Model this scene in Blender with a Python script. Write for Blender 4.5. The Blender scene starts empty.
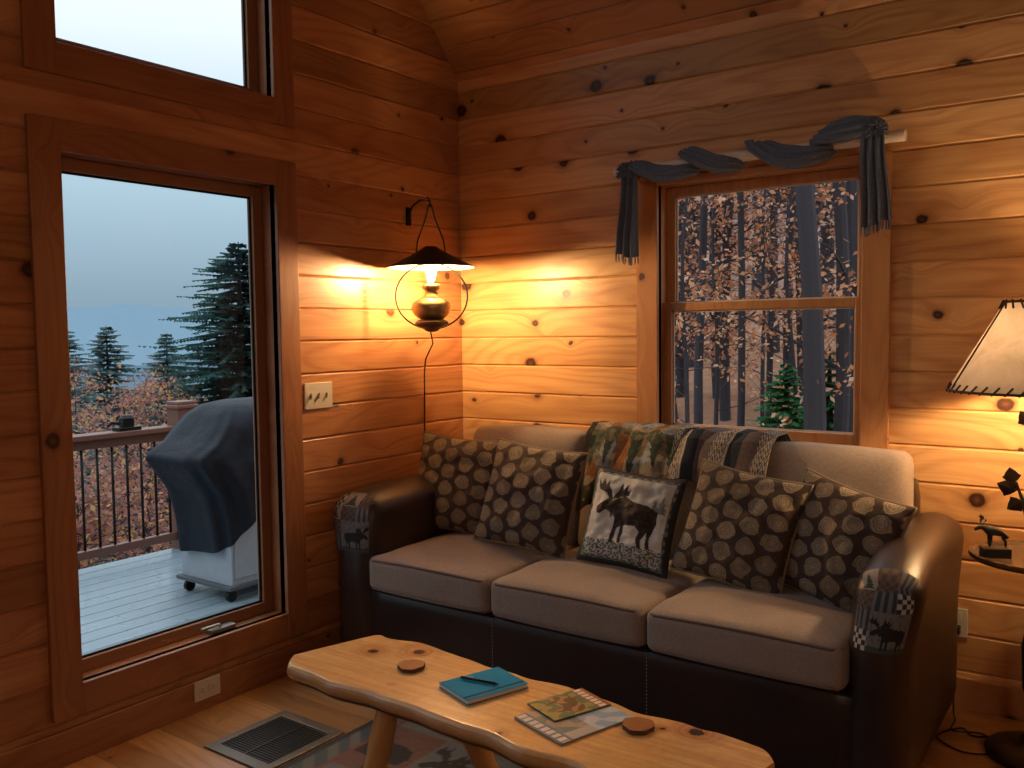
import bpy, bmesh, math, random
from mathutils import Vector, Matrix, noise as mnoise
random.seed(7)
SC=bpy.context.scene
COL=SC.collection
# ------------------------------------------------------------------ helpers
class MB:
    def __init__(s): s.v=[];s.f=[];s.m=[];s.col=None
    def add(s,vs,fs,mi=0):
        o=len(s.v); s.v+= [tuple(p) for p in vs]
        for f in fs: s.f.append(tuple(i+o for i in f)); s.m.append(mi)
    def box(s,x0,y0,z0,x1,y1,z1,mi=0):
        s.add([(x0,y0,z0),(x1,y0,z0),(x1,y1,z0),(x0,y1,z0),(x0,y0,z1),(x1,y0,z1),(x1,y1,z1),(x0,y1,z1)],
              [(0,3,2,1),(4,5,6,7),(0,1,5,4),(1,2,6,5),(2,3,7,6),(3,0,4,7)],mi)
    def tube(s,pts,rads,n=8,mi=0,cap=True,flat=1.0):
        pts=[Vector(p) for p in pts]
        if not hasattr(rads,'__len__'): rads=[rads]*len(pts)
        vs=[];prev=None
        for i,p in enumerate(pts):
            d=(pts[min(i+1,len(pts)-1)]-pts[max(i-1,0)])
            if d.length<1e-9: d=Vector((0,0,1))
            d.normalize()
            if prev is None:
                a=Vector((0,0,1)) if abs(d.z)<.9 else Vector((1,0,0))
                x=d.cross(a).normalized()
            else:
                x=(prev-d*prev.dot(d))
                if x.length<1e-6: x=d.orthogonal()
                x.normalize()
            prev=x; y=d.cross(x)
            for k in range(n):
                t=2*math.pi*k/n
                vs.append(p+(x*math.cos(t)+y*math.sin(t)*flat)*rads[i])
        fs=[]
        for i in range(len(pts)-1):
            for k in range(n):
                a=i*n+k;b=i*n+(k+1)%n
                fs.append((a,b,b+n,a+n))
        if cap:
            fs.append(tuple(range(n))[::-1]); fs.append(tuple((len(pts)-1)*n+k for k in range(n)))
        s.add(vs,fs,mi)
    def lathe(s,prof,c,n=24,mi=0,caps=True):
        vs=[];fs=[]
        for r,z in prof:
            for k in range(n):
                t=2*math.pi*k/n
                vs.append((c[0]+r*math.cos(t),c[1]+r*math.sin(t),c[2]+z))
        for i in range(len(prof)-1):
            for k in range(n):
                a=i*n+k;b=i*n+(k+1)%n
                fs.append((a,b,b+n,a+n))
        if caps:
            fs.append(tuple(range(n))[::-1]); fs.append(tuple((len(prof)-1)*n+k for k in range(n)))
        s.add(vs,fs,mi)
    def grid(s,fn,nu,nv,mi=0,colf=None):
        vs=[];fs=[]
        for j in range(nv+1):
            for i in range(nu+1):
                vs.append(fn(i/nu,j/nv))
        for j in range(nv):
            for i in range(nu):
                a=j*(nu+1)+i
                fs.append((a,a+1,a+nu+2,a+nu+1))
        if colf:
            if s.col is None: s.col={}
            o=len(s.v);q=0
            for j in range(nv+1):
                for i in range(nu+1):
                    s.col[o+q]=colf(i/nu,j/nv);q+=1
        s.add(vs,fs,mi)
    def obj(s,name,mats,smooth=False,bevel=0,parent=None,uv=None,recalc=True,angle=None,loc=None,rot=None):
        me=bpy.data.meshes.new(name)
        me.from_pydata(s.v,[],s.f)
        for m in mats: me.materials.append(m)
        me.polygons.foreach_set('material_index',s.m)
        if recalc:
            bm=bmesh.new();bm.from_mesh(me)
            bmesh.ops.recalc_face_normals(bm,faces=bm.faces);bm.to_mesh(me);bm.free()
        me.polygons.foreach_set('use_smooth',[bool(smooth)]*len(me.polygons))
        if s.col is not None:
            at=me.color_attributes.new('Col','FLOAT_COLOR','POINT')
            for i in range(len(me.vertices)):
                c=s.col.get(i,(.1,.1,.1)); at.data[i].color=(c[0],c[1],c[2],1)
        if uv:
            ul=me.uv_layers.new(name='UVMap')
            for l in me.loops:
                ul.data[l.index].uv=uv(me.vertices[l.vertex_index].co)
        me.update()
        o=bpy.data.objects.new(name,me);COL.objects.link(o)
        if smooth and angle:
            md=o.modifiers.new('es','EDGE_SPLIT');md.split_angle=math.radians(angle)
        if bevel:
            md=o.modifiers.new('bv','BEVEL');md.width=bevel;md.segments=2;md.limit_method='ANGLE'
        if parent: o.parent=parent
        if loc: o.location=loc
        if rot: o.rotation_euler=rot
        return o
def empty(name,loc=(0,0,0)):
    e=bpy.data.objects.new(name,None);e.empty_display_size=.1;COL.objects.link(e);return e
def clampi(x,a,b): return max(a,min(b,x))
def rb_pt(p,h,r):
    q=Vector([clampi(p[i],-(h[i]-r),h[i]-r) for i in range(3)])
    d=Vector(p)-q
    if d.length<1e-9: return q
    return q+d.normalized()*r
def rbox(mb,c,h,r,n=10,mi=0,deform=None):
    c=Vector(c)
    for ax in range(3):
        for sg in (-1,1):
            a,b=[k for k in range(3) if k!=ax]
            def co(t,H):
                m=(t*2-1); return H*math.sin(m*math.pi/2)
            def fn(u,v):
                p=[0,0,0];p[ax]=sg*h[ax];p[a]=co(u,h[a]);p[b]=co(v,h[b])
                q=rb_pt(p,h,r)
                if deform:q=deform(q)
                return q+c
            mb.grid(fn,n,n,mi)
def weld(o,d=1e-4):
    bm=bmesh.new();bm.from_mesh(o.data);bmesh.ops.remove_doubles(bm,verts=bm.verts,dist=d)
    bmesh.ops.recalc_face_normals(bm,faces=bm.faces);bm.to_mesh(o.data);bm.free();return o
# ---- node helper
class NT:
    def __init__(s,name):
        s.mat=bpy.data.materials.new(name);s.mat.use_nodes=True
        s.n=s.mat.node_tree.nodes;s.l=s.mat.node_tree.links
        s.b=s.n['Principled BSDF'];s.out=s.n['Material Output']
    def set(s,sock,val):
        if isinstance(val,bpy.types.NodeSocket): s.l.new(val,sock)
        elif isinstance(val,(tuple,list)) and len(val)==3 and sock.type=='RGBA': sock.default_value=(*val,1)
        else: sock.default_value=val
    def math(s,op,a,b=0.0,c=None,clamp=False):
        n=s.n.new('ShaderNodeMath');n.operation=op;n.use_clamp=clamp
        s.set(n.inputs[0],a);s.set(n.inputs[1],b)
        if c is not None:s.set(n.inputs[2],c)
        return n.outputs[0]
    def mix(s,f,a,b,mode='MIX'):
        n=s.n.new('ShaderNodeMix');n.data_type='RGBA';n.blend_type=mode
        s.set(n.inputs[0],f);s.set(n.inputs[6],a);s.set(n.inputs[7],b);return n.outputs[2]
    def ramp(s,f,stops,interp='LINEAR'):
        n=s.n.new('ShaderNodeValToRGB');n.color_ramp.interpolation=interp;e=n.color_ramp.elements
        while len(e)<len(stops): e.new(.5)
        for i,(p,c) in enumerate(stops):
            e[i].position=p; e[i].color=(*c,1) if hasattr(c,'__len__') else (c,c,c,1)
        s.set(n.inputs[0],f);return n.outputs[0]
    def coord(s,w='Object'):
        return s.n.new('ShaderNodeTexCoord').outputs[w]
    def sep(s,v):
        n=s.n.new('ShaderNodeSeparateXYZ');s.l.new(v,n.inputs[0]);return n.outputs
    def comb(s,x,y,z=0.0):
        n=s.n.new('ShaderNodeCombineXYZ');s.set(n.inputs[0],x);s.set(n.inputs[1],y);s.set(n.inputs[2],z);return n.outputs[0]
    def noise(s,v=None,scale=5,detail=3,rough=.5,dist=0.0,col=False):
        n=s.n.new('ShaderNodeTexNoise')
        if v is not None:s.l.new(v,n.inputs['Vector'])
        n.inputs['Scale'].default_value=scale;n.inputs['Detail'].default_value=detail
        n.inputs['Roughness'].default_value=rough;n.inputs['Distortion'].default_value=dist
        return n.outputs[1 if col else 0]
    def voro(s,v,scale=5,feat='F1',dims='3D'):
        n=s.n.new('ShaderNodeTexVoronoi');n.voronoi_dimensions=dims;n.feature=feat
        s.l.new(v,n.inputs['Vector']);n.inputs['Scale'].default_value=scale;return n.outputs
    def white(s,val):
        n=s.n.new('ShaderNodeTexWhiteNoise');n.noise_dimensions='1D';s.set(n.inputs['W'],val);return n.outputs
    def bump(s,h,strength=.3,dist=.01):
        n=s.n.new('ShaderNodeBump');n.inputs['Strength'].default_value=strength;n.inputs['Distance'].default_value=dist
        s.set(n.inputs['Height'],h);s.l.new(n.outputs[0],s.b.inputs['Normal'])
    def fin(s,color=None,rough=.5,metal=0.0,spec=None,coat=0):
        if color is not None:s.set(s.b.inputs['Base Color'],color)
        s.set(s.b.inputs['Roughness'],rough);s.set(s.b.inputs['Metallic'],metal)
        if spec is not None:s.b.inputs['Specular IOR Level'].default_value=spec
        if coat:s.b.inputs['Coat Weight'].default_value=coat;s.b.inputs['Coat Roughness'].default_value=.15
        return s.mat
def simple(name,col,rough=.5,metal=0.0,var=.12,scale=20,bump=0.0,spec=None):
    t=NT(name);c=t.coord();nz=t.noise(c,scale,4)
    a=tuple(x*(1-var) for x in col);b=tuple(min(1,x*(1+var)) for x in col)
    cc=t.mix(nz,a,b)
    if bump:t.bump(nz,bump,.005)
    return t.fin(cc,rough,metal,spec)
def pine(name,L,S,bw,base,dark,knot=.3,kr=.075,rough=.38,vary=.45,kscale=3.2,kcol=(.030,.011,.006),off=0.0):
    t=NT(name);xyz=t.sep(t.coord());l=xyz['XYZ'.index(L)];s_=xyz['XYZ'.index(S)]
    si=t.math('FLOOR',t.math('DIVIDE',t.math('SUBTRACT',s_,off),bw))
    w=t.white(si);r=w[0];rc=t.sep(w[1])
    lp=t.math('MULTIPLY_ADD',r,37.0,l)
    sp=t.math('MULTIPLY_ADD',r,5.3,s_)
    kv=t.comb(lp,sp)
    wob=t.noise(kv,22,2)
    kx=t.math('MULTIPLY_ADD',wob,.018,lp);ky=t.math('MULTIPLY_ADD',wob,.018,sp)
    vo=t.voro(t.comb(t.math('MULTIPLY',kx,.85),ky),kscale,'F1','2D')
    dist=vo['Distance'];cr=t.sep(vo['Color'])
    bend=t.math('MULTIPLY',t.math('POWER',2.718,t.math('MULTIPLY',dist,-7.0)),.07)
    gs=t.math('ADD',sp,bend)
    gv=t.comb(t.math('MULTIPLY',lp,1.1),t.math('MULTIPLY',gs,30.0),si)
    g=t.noise(gv,1.0,5,.6,1.4)
    g2=t.noise(t.comb(t.math('MULTIPLY',lp,.7),t.math('MULTIPLY',gs,9.0),si),1.0,2,.5,.6)
    g3=t.noise(t.comb(t.math('MULTIPLY',lp,2.0),t.math('MULTIPLY',gs,120.0),si),1.0,3,.6,.3)
    ringn=t.noise(t.comb(t.math('MULTIPLY',lp,.55),t.math('MULTIPLY',gs,4.0),si),1.0,1,.4,.3)
    rings=t.math('MULTIPLY_ADD',t.math('SINE',t.math('MULTIPLY',ringn,95.0)),.5,.5)
    rings=t.math('POWER',rings,2.5)
    fac=t.math('ADD',t.math('ADD',t.math('MULTIPLY',g,.50),t.math('MULTIPLY',g2,.40)),t.math('ADD',t.math('MULTIPLY',g3,.18),t.math('MULTIPLY',rings,.15)))
    col=t.mix(t.ramp(fac,[(.40,0.0),(.80,1.0)]),base,dark)
    val=t.math('MULTIPLY_ADD',r,vary,1-vary*.55)
    hue=t.math('MULTIPLY_ADD',rc[1],.45,.90)
    col=t.mix(1.0,col,t.comb(val,t.math('POWER',val,hue),t.math('POWER',val,t.math('ADD',hue,.25))),'MULTIPLY')
    rad=t.math('MULTIPLY',t.math('GREATER_THAN',cr[0],1-knot),t.math('MULTIPLY_ADD',t.math('MULTIPLY',cr[1],cr[1]),kr,kr*.28))
    kd=t.math('DIVIDE',dist,t.math('MAXIMUM',rad,.0001))
    k1=t.ramp(t.math('MULTIPLY',kd,.33,clamp=True),[(.0,1.0),(.28,1.0),(.36,.55),(.5,.22),(1.0,0.0)])
    core=t.mix(t.ramp(t.math('MULTIPLY',kd,.5,clamp=True),[(.0,1.0),(.2,.3),(.38,.0),(.5,1.0)]),kcol,(kcol[0]*4.5,kcol[1]*4.0,kcol[2]*3))
    col=t.mix(k1,col,core)
    t.bump(g,.06,.004)
    return t.fin(col,t.math('MULTIPLY_ADD',g,.12,rough-.06),0.0,.45)
def attrmat(name,rough=.6,nscale=60,var=.25,bump=0.0,spec=None):
    t=NT(name);a=t.n.new('ShaderNodeAttribute');a.attribute_name='Col'
    nz=t.noise(t.coord(),nscale,3)
    v=t.math('MULTIPLY_ADD',nz,var*2,1-var)
    c=t.mix(1.0,a.outputs['Color'],t.comb(v,v,v),'MULTIPLY')
    if bump:t.bump(nz,bump,.004)
    return t.fin(c,rough,0.0,spec)
def emis(name,col,st):
    t=NT(name);t.b.inputs['Emission Color'].default_value=(*col,1);t.b.inputs['Emission Strength'].default_value=st
    return t.fin(col,.5)
# ------------------------------------------------------------------ materials
BW=.146
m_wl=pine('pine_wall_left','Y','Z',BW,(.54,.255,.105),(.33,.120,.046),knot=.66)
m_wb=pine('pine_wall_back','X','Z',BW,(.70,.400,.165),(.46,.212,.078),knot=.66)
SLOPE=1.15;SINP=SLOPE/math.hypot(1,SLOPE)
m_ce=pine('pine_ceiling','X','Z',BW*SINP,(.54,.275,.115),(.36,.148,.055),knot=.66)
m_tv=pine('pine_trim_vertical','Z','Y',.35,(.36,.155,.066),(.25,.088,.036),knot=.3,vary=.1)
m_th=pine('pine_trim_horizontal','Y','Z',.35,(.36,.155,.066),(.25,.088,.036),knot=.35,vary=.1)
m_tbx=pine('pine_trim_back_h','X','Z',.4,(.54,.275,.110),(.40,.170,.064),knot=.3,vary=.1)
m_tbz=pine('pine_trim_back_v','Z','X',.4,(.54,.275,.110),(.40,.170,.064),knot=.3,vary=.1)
m_fl=pine('pine_floor','X','Y',.127,(.50,.26,.10),(.32,.14,.048),knot=.3,kr=.06,rough=.3,vary=.4)
m_black=simple('black_iron',(.012,.011,.012),.4,.6)
m_sash=simple('sash_wood',(.30,.135,.06),.4)
m_white=simple('outlet_plastic',(.58,.52,.43),.35,var=.03)
m_slot=simple('outlet_slot',(.03,.025,.02),.6)
def glassmat():
    t=NT('window_glass');n=t.n
    tr=n.new('ShaderNodeBsdfTransparent');tr.inputs[0].default_value=(.98,.99,.99,1)
    gl=n.new('ShaderNodeBsdfGlossy');gl.inputs['Roughness'].default_value=.02
    fr=n.new('ShaderNodeFresnel');fr.inputs[0].default_value=1.3
    mx=n.new('ShaderNodeMixShader');t.l.new(fr.outputs[0],mx.inputs[0]);t.l.new(tr.outputs[0],mx.inputs[1]);t.l.new(gl.outputs[0],mx.inputs[2])
    t.l.new(mx.outputs[0],t.out.inputs[0]);return t.mat
m_glass=glassmat()
# ------------------------------------------------------------------ room shell
RX,RY,EZ=6.2,-6.6,2.83
RIDY=RY/2
def boards(mb,mapf,a0,a1,s0,s1,ops=(),clip=None,c=.0075,th=.03,bw=BW):
    k=math.floor(s0/bw+1e-6)
    while k*bw<s1-1e-6:
        lo=max(k*bw,s0);hi=min((k+1)*bw,s1)
        cuts=sorted(set([lo,hi]+[z for o in ops for z in (o[2],o[3]) if lo<z<hi]))
        for zb,zt in zip(cuts[:-1],cuts[1:]):
            A0,A1=a0,a1
            if clip: A0,A1=clip(zb,a0,a1)
            segs=[(A0,A1)]
            for o in ops:
                if o[2]<zt-1e-6 and o[3]>zb+1e-6:
                    ns=[]
                    for (p,q) in segs:
                        if o[1]<=p or o[0]>=q: ns.append((p,q));continue
                        if o[0]>p: ns.append((p,o[0]))
                        if o[1]<q: ns.append((o[1],q))
                    segs=ns
            cb=c if abs(zb-k*bw)<1e-5 else 0; ct=c if abs(zt-(k+1)*bw)<1e-5 else 0
            prof=[(-th,zb),(-cb,zb),(0,zb+cb),(0,zt-ct),(-ct,zt),(-th,zt)]
            for p,q in segs:
                if q-p<1e-3: continue
                vs=[mapf(p,s_,n) for n,s_ in prof]+[mapf(q,s_,n) for n,s_ in prof]
                mb.add(vs,[(i,(i+1)%6,(i+1)%6+6,i+6) for i in range(6)]+[(5,4,3,2,1,0),(6,7,8,9,10,11)])
        k+=1
def gclip(zb,a0,a1):
    d=max(0,(zb-EZ)/SLOPE); return (a0+d,a1-d)
WY0,WY1=-2.19,-1.26
LW=[(WY0,WY1,.27,2.13),(WY0,WY1,2.49,3.75),(-3.60,-2.67,.27,2.13),(-3.60,-2.67,2.49,4.9),(-5.01,-4.08,.27,2.13),(-5.01,-4.08,2.49,3.75)]
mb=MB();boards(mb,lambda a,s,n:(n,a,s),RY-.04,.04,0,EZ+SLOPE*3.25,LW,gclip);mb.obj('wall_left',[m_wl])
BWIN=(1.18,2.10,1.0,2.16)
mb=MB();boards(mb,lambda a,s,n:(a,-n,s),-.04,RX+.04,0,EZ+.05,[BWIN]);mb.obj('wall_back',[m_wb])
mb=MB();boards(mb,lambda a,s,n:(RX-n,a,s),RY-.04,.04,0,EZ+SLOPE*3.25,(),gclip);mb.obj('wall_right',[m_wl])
mb=MB();boards(mb,lambda a,s,n:(a,RY+n,s),-.04,RX+.04,0,EZ+.05,());mb.obj('wall_front',[m_wb])
cosp=1/math.hypot(1,SLOPE)
def cmap(sgn):
    def f(a,s,n):
        z=s*SINP; y=-(z-EZ)/SLOPE
        y+=-n*SINP; z2=z-n*cosp
        if sgn<0: y=RY-y
        return (a,y,z2)
    return f
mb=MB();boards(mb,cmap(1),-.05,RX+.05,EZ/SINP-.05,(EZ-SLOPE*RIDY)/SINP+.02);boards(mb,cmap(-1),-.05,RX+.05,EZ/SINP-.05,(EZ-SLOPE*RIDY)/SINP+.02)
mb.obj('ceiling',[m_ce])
mb=MB()
y=RY
while y<0:
    y1=min(y+.127,0);mb.box(0,y+.0006,-.03,RX,y1-.0006,0)
    y+=.127
mb.box(-.2,RY,-.08,RX,.2,-.031)
mb.obj('floor',[m_fl])
mb=MB();mb.box(0,RY+.02,0,.018,-.02,.125);mb.obj('baseboard_left',[m_th],bevel=.004)
mb=MB();mb.box(.02,-.018,0,RX,0,.125);mb.obj('baseboard_back',[m_tbx],bevel=.004)
# windows
def window_left(i,o,casing=True):
    y0,y1,z0,z1=o;e=empty('window_%d'%i)
    mb=MB()
    mb.box(-.14,y0-.02,z0,.0,y0,z1);mb.box(-.14,y1,z0,.0,y1+.02,z1)
    mb.obj('jamb_sides',[m_tv],parent=e)
    mb=MB();mb.box(-.14,y0-.02,z0-.02,0.0,y1+.02,z0);mb.box(-.14,y0-.02,z1,0,y1+.02,z1+.02);mb.obj('jamb_ends',[m_th],parent=e)
    w=.105
    mb=MB();mb.box(.001,y0-w,z0-w,.022,y0+.004,z1+w);mb.box(.001,y1-.004,z0-w,.022,y1+w,z1+w);mb.obj('casing_sides',[m_tv],bevel=.003,parent=e)
    mb=MB();mb.box(.001,y0+.004,z1-.004,.021,y1-.004,z1+w);mb.box(.001,y0+.004,z0-w,.021,y1-.004,z0+.004);mb.obj('casing_ends',[m_th],bevel=.003,parent=e)
    f=.048;mb=MB()
    mb.box(-.125,y0,z0,-.085,y0+f,z1);mb.box(-.125,y1-f,z0,-.085,y1,z1);mb.box(-.125,y0+f,z0,-.085,y1-f,z0+f);mb.box(-.125,y0+f,z1-f,-.085,y1-f,z1)
    mb.obj('sash',[m_sash],bevel=.003,parent=e)
    mb=MB();g=.008
    mb.box(-.108,y0+f,z0+f,-.100,y0+f+g,z1-f);mb.box(-.108,y1-f-g,z0+f,-.100,y1-f,z1-f);mb.box(-.108,y0+f,z0+f,-.1,y1-f,z0+f+g);mb.box(-.108,y0+f,z1-f-g,-.1,y1-f,z1-f)
    mb.obj('gasket',[m_black],parent=e)
    mb=MB();mb.add([(-.104,y0+f,z0+f),(-.104,y1-f,z0+f),(-.104,y1-f,z1-f),(-.104,y0+f,z1-f)],[(0,1,2,3)]);mb.obj('glass',[m_glass],parent=e,recalc=False)
    if i in (1,):
        mb=MB();mb.box(-.07,-1.62,z0,-.03,-1.50,z0+.018);mb.tube([(-.05,-1.56,z0+.015),(-.045,-1.57,z0+.03),(-.04,-1.66,z0+.032)],.007,8)
        mb.obj('crank_handle',[simple('crank_metal',(.35,.33,.3),.35,.8)],bevel=.004,parent=e)
    return e
for i,o in enumerate(LW): window_left(i+1,o)
def window_back():
    x0,x1,z0,z1=BWIN;e=empty('window_7')
    mb=MB();mb.box(x0-.02,0,z0,x0,.13,z1);mb.box(x1,0,z0,x1+.02,.13,z1);mb.obj('jamb_sides',[m_tbz],parent=e)
    mb=MB();mb.box(x0-.02,0,z0-.02,x1+.02,.13,z0);mb.box(x0-.02,0,z1,x1+.02,.13,z1+.02);mb.obj('jamb_ends',[m_tbx],parent=e)
    w=.105;wt=.030
    mb=MB();mb.box(x0-w,-.022,z0-w,x0+.004,-.001,z1+wt);mb.box(x1-.004,-.022,z0-w,x1+w,-.001,z1+wt);mb.obj('casing_sides',[m_tbz],bevel=.003,parent=e)
    mb=MB();mb.box(x0+.004,-.021,z1-.004,x1-.004,-.001,z1+wt);mb.box(x0+.004,-.021,z0-w,x1-.004,-.001,z0+.004);mb.obj('casing_ends',[m_tbx],bevel=.003,parent=e)
    f=.045;zm=1.60;mb=MB()
    mb.box(x0,.045,z0,x0+f,.085,zm+.02);mb.box(x1-f,.045,z0,x1,.085,zm+.02);mb.box(x0+f,.045,z0,x1-f,.085,z0+f);mb.box(x0+f,.045,zm-.02,x1-f,.085,zm+.018)
    mb.box(x0,.086,zm-.02,x0+f,.12,z1);mb.box(x1-f,.086,zm-.02,x1,.12,z1);mb.box(x0+f,.086,z1-f,x1-f,.12,z1);mb.box(x0+f,.086,zm-.018,x1-f,.12,zm+.018)
    mb.obj('sashes',[m_tbz],bevel=.003,parent=e)
    mb=MB();g=.007
    for (yy,a,b) in ((.062,z0+f,zm-.02),(.1,zm+.018,z1-f)):
        mb.box(x0+f,yy,a,x0+f+g,yy+.005,b);mb.box(x1-f-g,yy,a,x1-f,yy+.005,b);mb.box(x0+f,yy,a,x1-f,yy+.005,a+g);mb.box(x0+f,yy,b-g,x1-f,yy+.005,b)
    mb.obj('gasket',[m_white],parent=e)
    mb=MB()
    for (yy,a,b) in ((.065,z0+f,zm-.02),(.103,zm+.018,z1-f)):
        mb.add([(x0+f,yy,a),(x1-f,yy,a),(x1-f,yy,b),(x0+f,yy,b)],[(0,1,2,3)])
    mb.obj('glass',[m_glass],parent=e,recalc=False)
window_back()
# ------------------------------------------------------------------ wall plates
def plate_left(name,yc,zc,w,h):
    e=empty(name);mb=MB();mb.box(.001,yc-w/2,zc-h/2,.008,yc+w/2,zc+h/2);mb.obj('plate',[m_white],bevel=.003,parent=e)
    mb=MB()
    for k in (-1,0,1):
        mb.box(.008,yc+k*.046-.006,zc-.013,.0085,yc+k*.046+.006,zc+.013,1)
        mb.box(.0085,yc+k*.046-.004,zc-.002,.020,yc+k*.046+.004,zc+.010,0)
    mb.obj('toggles',[m_white,simple('switch_slot',(.2,.17,.13),.5)],parent=e)
plate_left('light_switch_plate',-1.045,1.215,.165,.118)
e=empty('electrical_outlet')
mb=MB();mb.box(.0185,-1.745,.045,.026,-1.625,.125);mb.obj('plate',[m_white],bevel=.003,parent=e)
mb=MB()
for k in (-1,1):
    yc=-1.685+k*.024;mb.box(.026,yc-.016,.07,.029,yc+.016,.1,0);mb.box(.029,yc-.008,.09,.0295,yc+.004,.092,1);mb.box(.029,yc-.008,.078,.0295,yc+.004,.08,1)
mb.obj('receptacles',[m_white,m_slot],parent=e)
e=empty('electrical_outlet.001')
mb=MB();mb.box(2.43,-.008,.28,2.505,-.001,.395);mb.obj('plate',[m_white],bevel=.003,parent=e)
mb=MB();mb.box(2.452,-.011,.345,2.483,-.008,.378,0);mb.box(2.452,-.011,.297,2.483,-.008,.33,0);mb.obj('receptacles',[m_white],parent=e)
# ------------------------------------------------------------------ floor register
e=empty('floor_vent_register')
m_reg=simple('register_metal',(.06,.05,.042),.4,.6)
mb=MB();a,b,c,d=.30,.64,-1.90,-1.53
mb.box(a,c,.001,a+.035,d,.008);mb.box(b-.035,c,.001,b,d,.008);mb.box(a+.035,c,.001,b-.035,c+.045,.008);mb.box(a+.035,d-.045,.001,b-.035,d,.008)
mb.obj('frame',[simple('register_frame',(.17,.14,.11),.4,.5)],bevel=.002,parent=e)
mb=MB();mb.box(a+.035,c+.045,.0005,b-.035,d-.045,.002,1)
k=c+.05
while k<d-.05:
    mb.box(a+.036,k,.002,b-.036,k+.005,.006,0);k+=.013
mb.box((a+b)/2-.004,c+.045,.002,(a+b)/2+.004,d-.045,.0075,0)
mb.obj('louvers',[m_reg,m_slot],parent=e)
# ------------------------------------------------------------------ polygons for painting
def pip(x,y,poly):
    c=False;j=len(poly)-1
    for i in range(len(poly)):
        xi,yi=poly[i];xj,yj=poly[j]
        if (yi>y)!=(yj>y) and x<(xj-xi)*(y-yi)/(yj-yi)+xi:c=not c
        j=i
    return c
MO=[[(.05,.52),(.07,.44),(.13,.43),(.2,.5),(.26,.47),(.27,.40),(.30,.45),(.33,.42),(.33,.30),(.32,.08),(.37,.08),(.38,.28),(.42,.33),(.43,.10),(.47,.10),(.475,.34),(.62,.36),(.68,.30),(.66,.20),(.70,.08),(.75,.08),(.72,.2),(.77,.3),(.80,.1),(.85,.1),(.82,.25),(.88,.45),(.88,.58),(.75,.64),(.55,.66),(.42,.72),(.33,.68),(.27,.64),(.25,.69),(.2,.64),(.12,.58)],
 [(.22,.63),(.15,.72),(.02,.76),(-.02,.9),(.04,.83),(.07,.93),(.11,.83),(.15,.92),(.17,.82),(.22,.77),(.25,.66)],
 [(.24,.66),(.30,.76),(.34,.9),(.38,.8),(.43,.9),(.43,.78),(.49,.84),(.46,.73),(.36,.70),(.28,.65)]]
def moose(x,y): return any(pip(x,y,p) for p in MO)
BEAR=[(.05,.42),(.1,.36),(.18,.36),(.22,.34),(.2,.12),(.3,.12),(.33,.32),(.55,.32),(.62,.28),(.62,.12),(.73,.12),(.78,.3),(.9,.35),(.92,.5),(.86,.62),(.7,.68),(.5,.66),(.35,.7),(.24,.66),(.2,.7),(.17,.63),(.1,.52)]
def tree_poly(x,y,cx,by,w,h):
    t=(y-by)/h
    if t<0 or t>1:return False
    tier=(t*4)%1
    return abs(x-cx)<w*(1-t)*(.65+.5*(1-tier))
def nz(x,y,z=0): return mnoise.noise(Vector((x,y,z)))
# ------------------------------------------------------------------ sofa
def leather():
    t=NT('dark_brown_leather');c=t.coord();n1=t.noise(c,3,4);v=t.voro(c,260)
    col=t.mix(t.ramp(n1,[(.35,0.0),(.7,1.0)]),(.018,.011,.011),(.045,.022,.016))
    t.bump(t.math('ADD',t.math('MULTIPLY',v['Distance'],.3),t.noise(c,9,3)),.22,.007);return t.fin(col,.36,0.0,.5)
m_lea=leather()
def fabric(name,c1,c2,sc=320):
    t=NT(name);c=t.coord();xyz=t.sep(c)
    a=t.math('SINE',t.math('MULTIPLY',xyz[0],sc*2.2));b=t.math('SINE',t.math('MULTIPLY',t.math('ADD',xyz[1],xyz[2]),sc*2.2))
    w=t.math('MULTIPLY_ADD',t.math('MULTIPLY',a,b),.5,.5);n=t.noise(c,90,4)
    n2=t.noise(c,6,2)
    col=t.mix(t.math('ADD',t.math('MULTIPLY',n,.7),t.math('MULTIPLY',n2,.4)),c1,c2)
    t.bump(t.math('ADD',w,n),.3,.003)
    m=t.fin(col,.9,0.0,.2);t.b.inputs['Sheen Weight'].default_value=.1;return m
m_tau=fabric('taupe_chenille',(.175,.132,.108),(.385,.305,.255))
m_welt=simple('welt_cord',(.14,.10,.085),.8)
m_att=attrmat('printed_fabric',.85,120,.25,.2)
sofa=empty('sofa')
SX=[.315,.975,1.65,2.33]
def tub(o): weld(o);return o
for i in range(3):
    x0,x1=SX[i]+.003,SX[i+1]-.003;cx=(x0+x1)/2;hx=(x1-x0)/2
    mb=MB()
    def df(q,hx=hx):
        u=q.x/hx;v=q.y/.37
        q=q.copy()
        if q.z>0:q.z+=.030*(1-u*u)*(1-v*v*.8)+.008*nz(q.x*6+i*5,q.y*6)
        q.y-=.012*(1-u*u)*(1 if v<0 else 0)
        return q
    rbox(mb,(cx,-.71,.455),(hx,.37,.075),.035,18,0,df)
    tub(mb.obj('seat_cushion_%d'%(i+1),[m_tau],smooth=True,parent=sofa))
    mb=MB()
    for zz in (.515,.395):
        pts=[]
        for t in range(25):
            u=-1+2*t/24;xx=cx+u*(hx-.012);pts.append((xx,-.71-.366-.012*(1-u*u)+ (.02 if abs(u)==1 else 0),zz+(.010*(1-u*u) if zz>.5 else 0)))
        mb.tube(pts,.0055,6)
    mb.obj('seat_welt_%d'%(i+1),[m_welt],smooth=True,parent=sofa)
mb=MB();rbox(mb,(1.325,-.575,.205),(1.03,.475,.175),.03,8)
tub(mb.obj('base',[m_lea],smooth=True,parent=sofa))
mb=MB()
for xx in (SX[1],SX[2]):
    z=.06
    while z<.36:
        mb.box(xx-.0012,-1.0525,z,xx+.0012,-1.0495,z+.006);z+=.013
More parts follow.
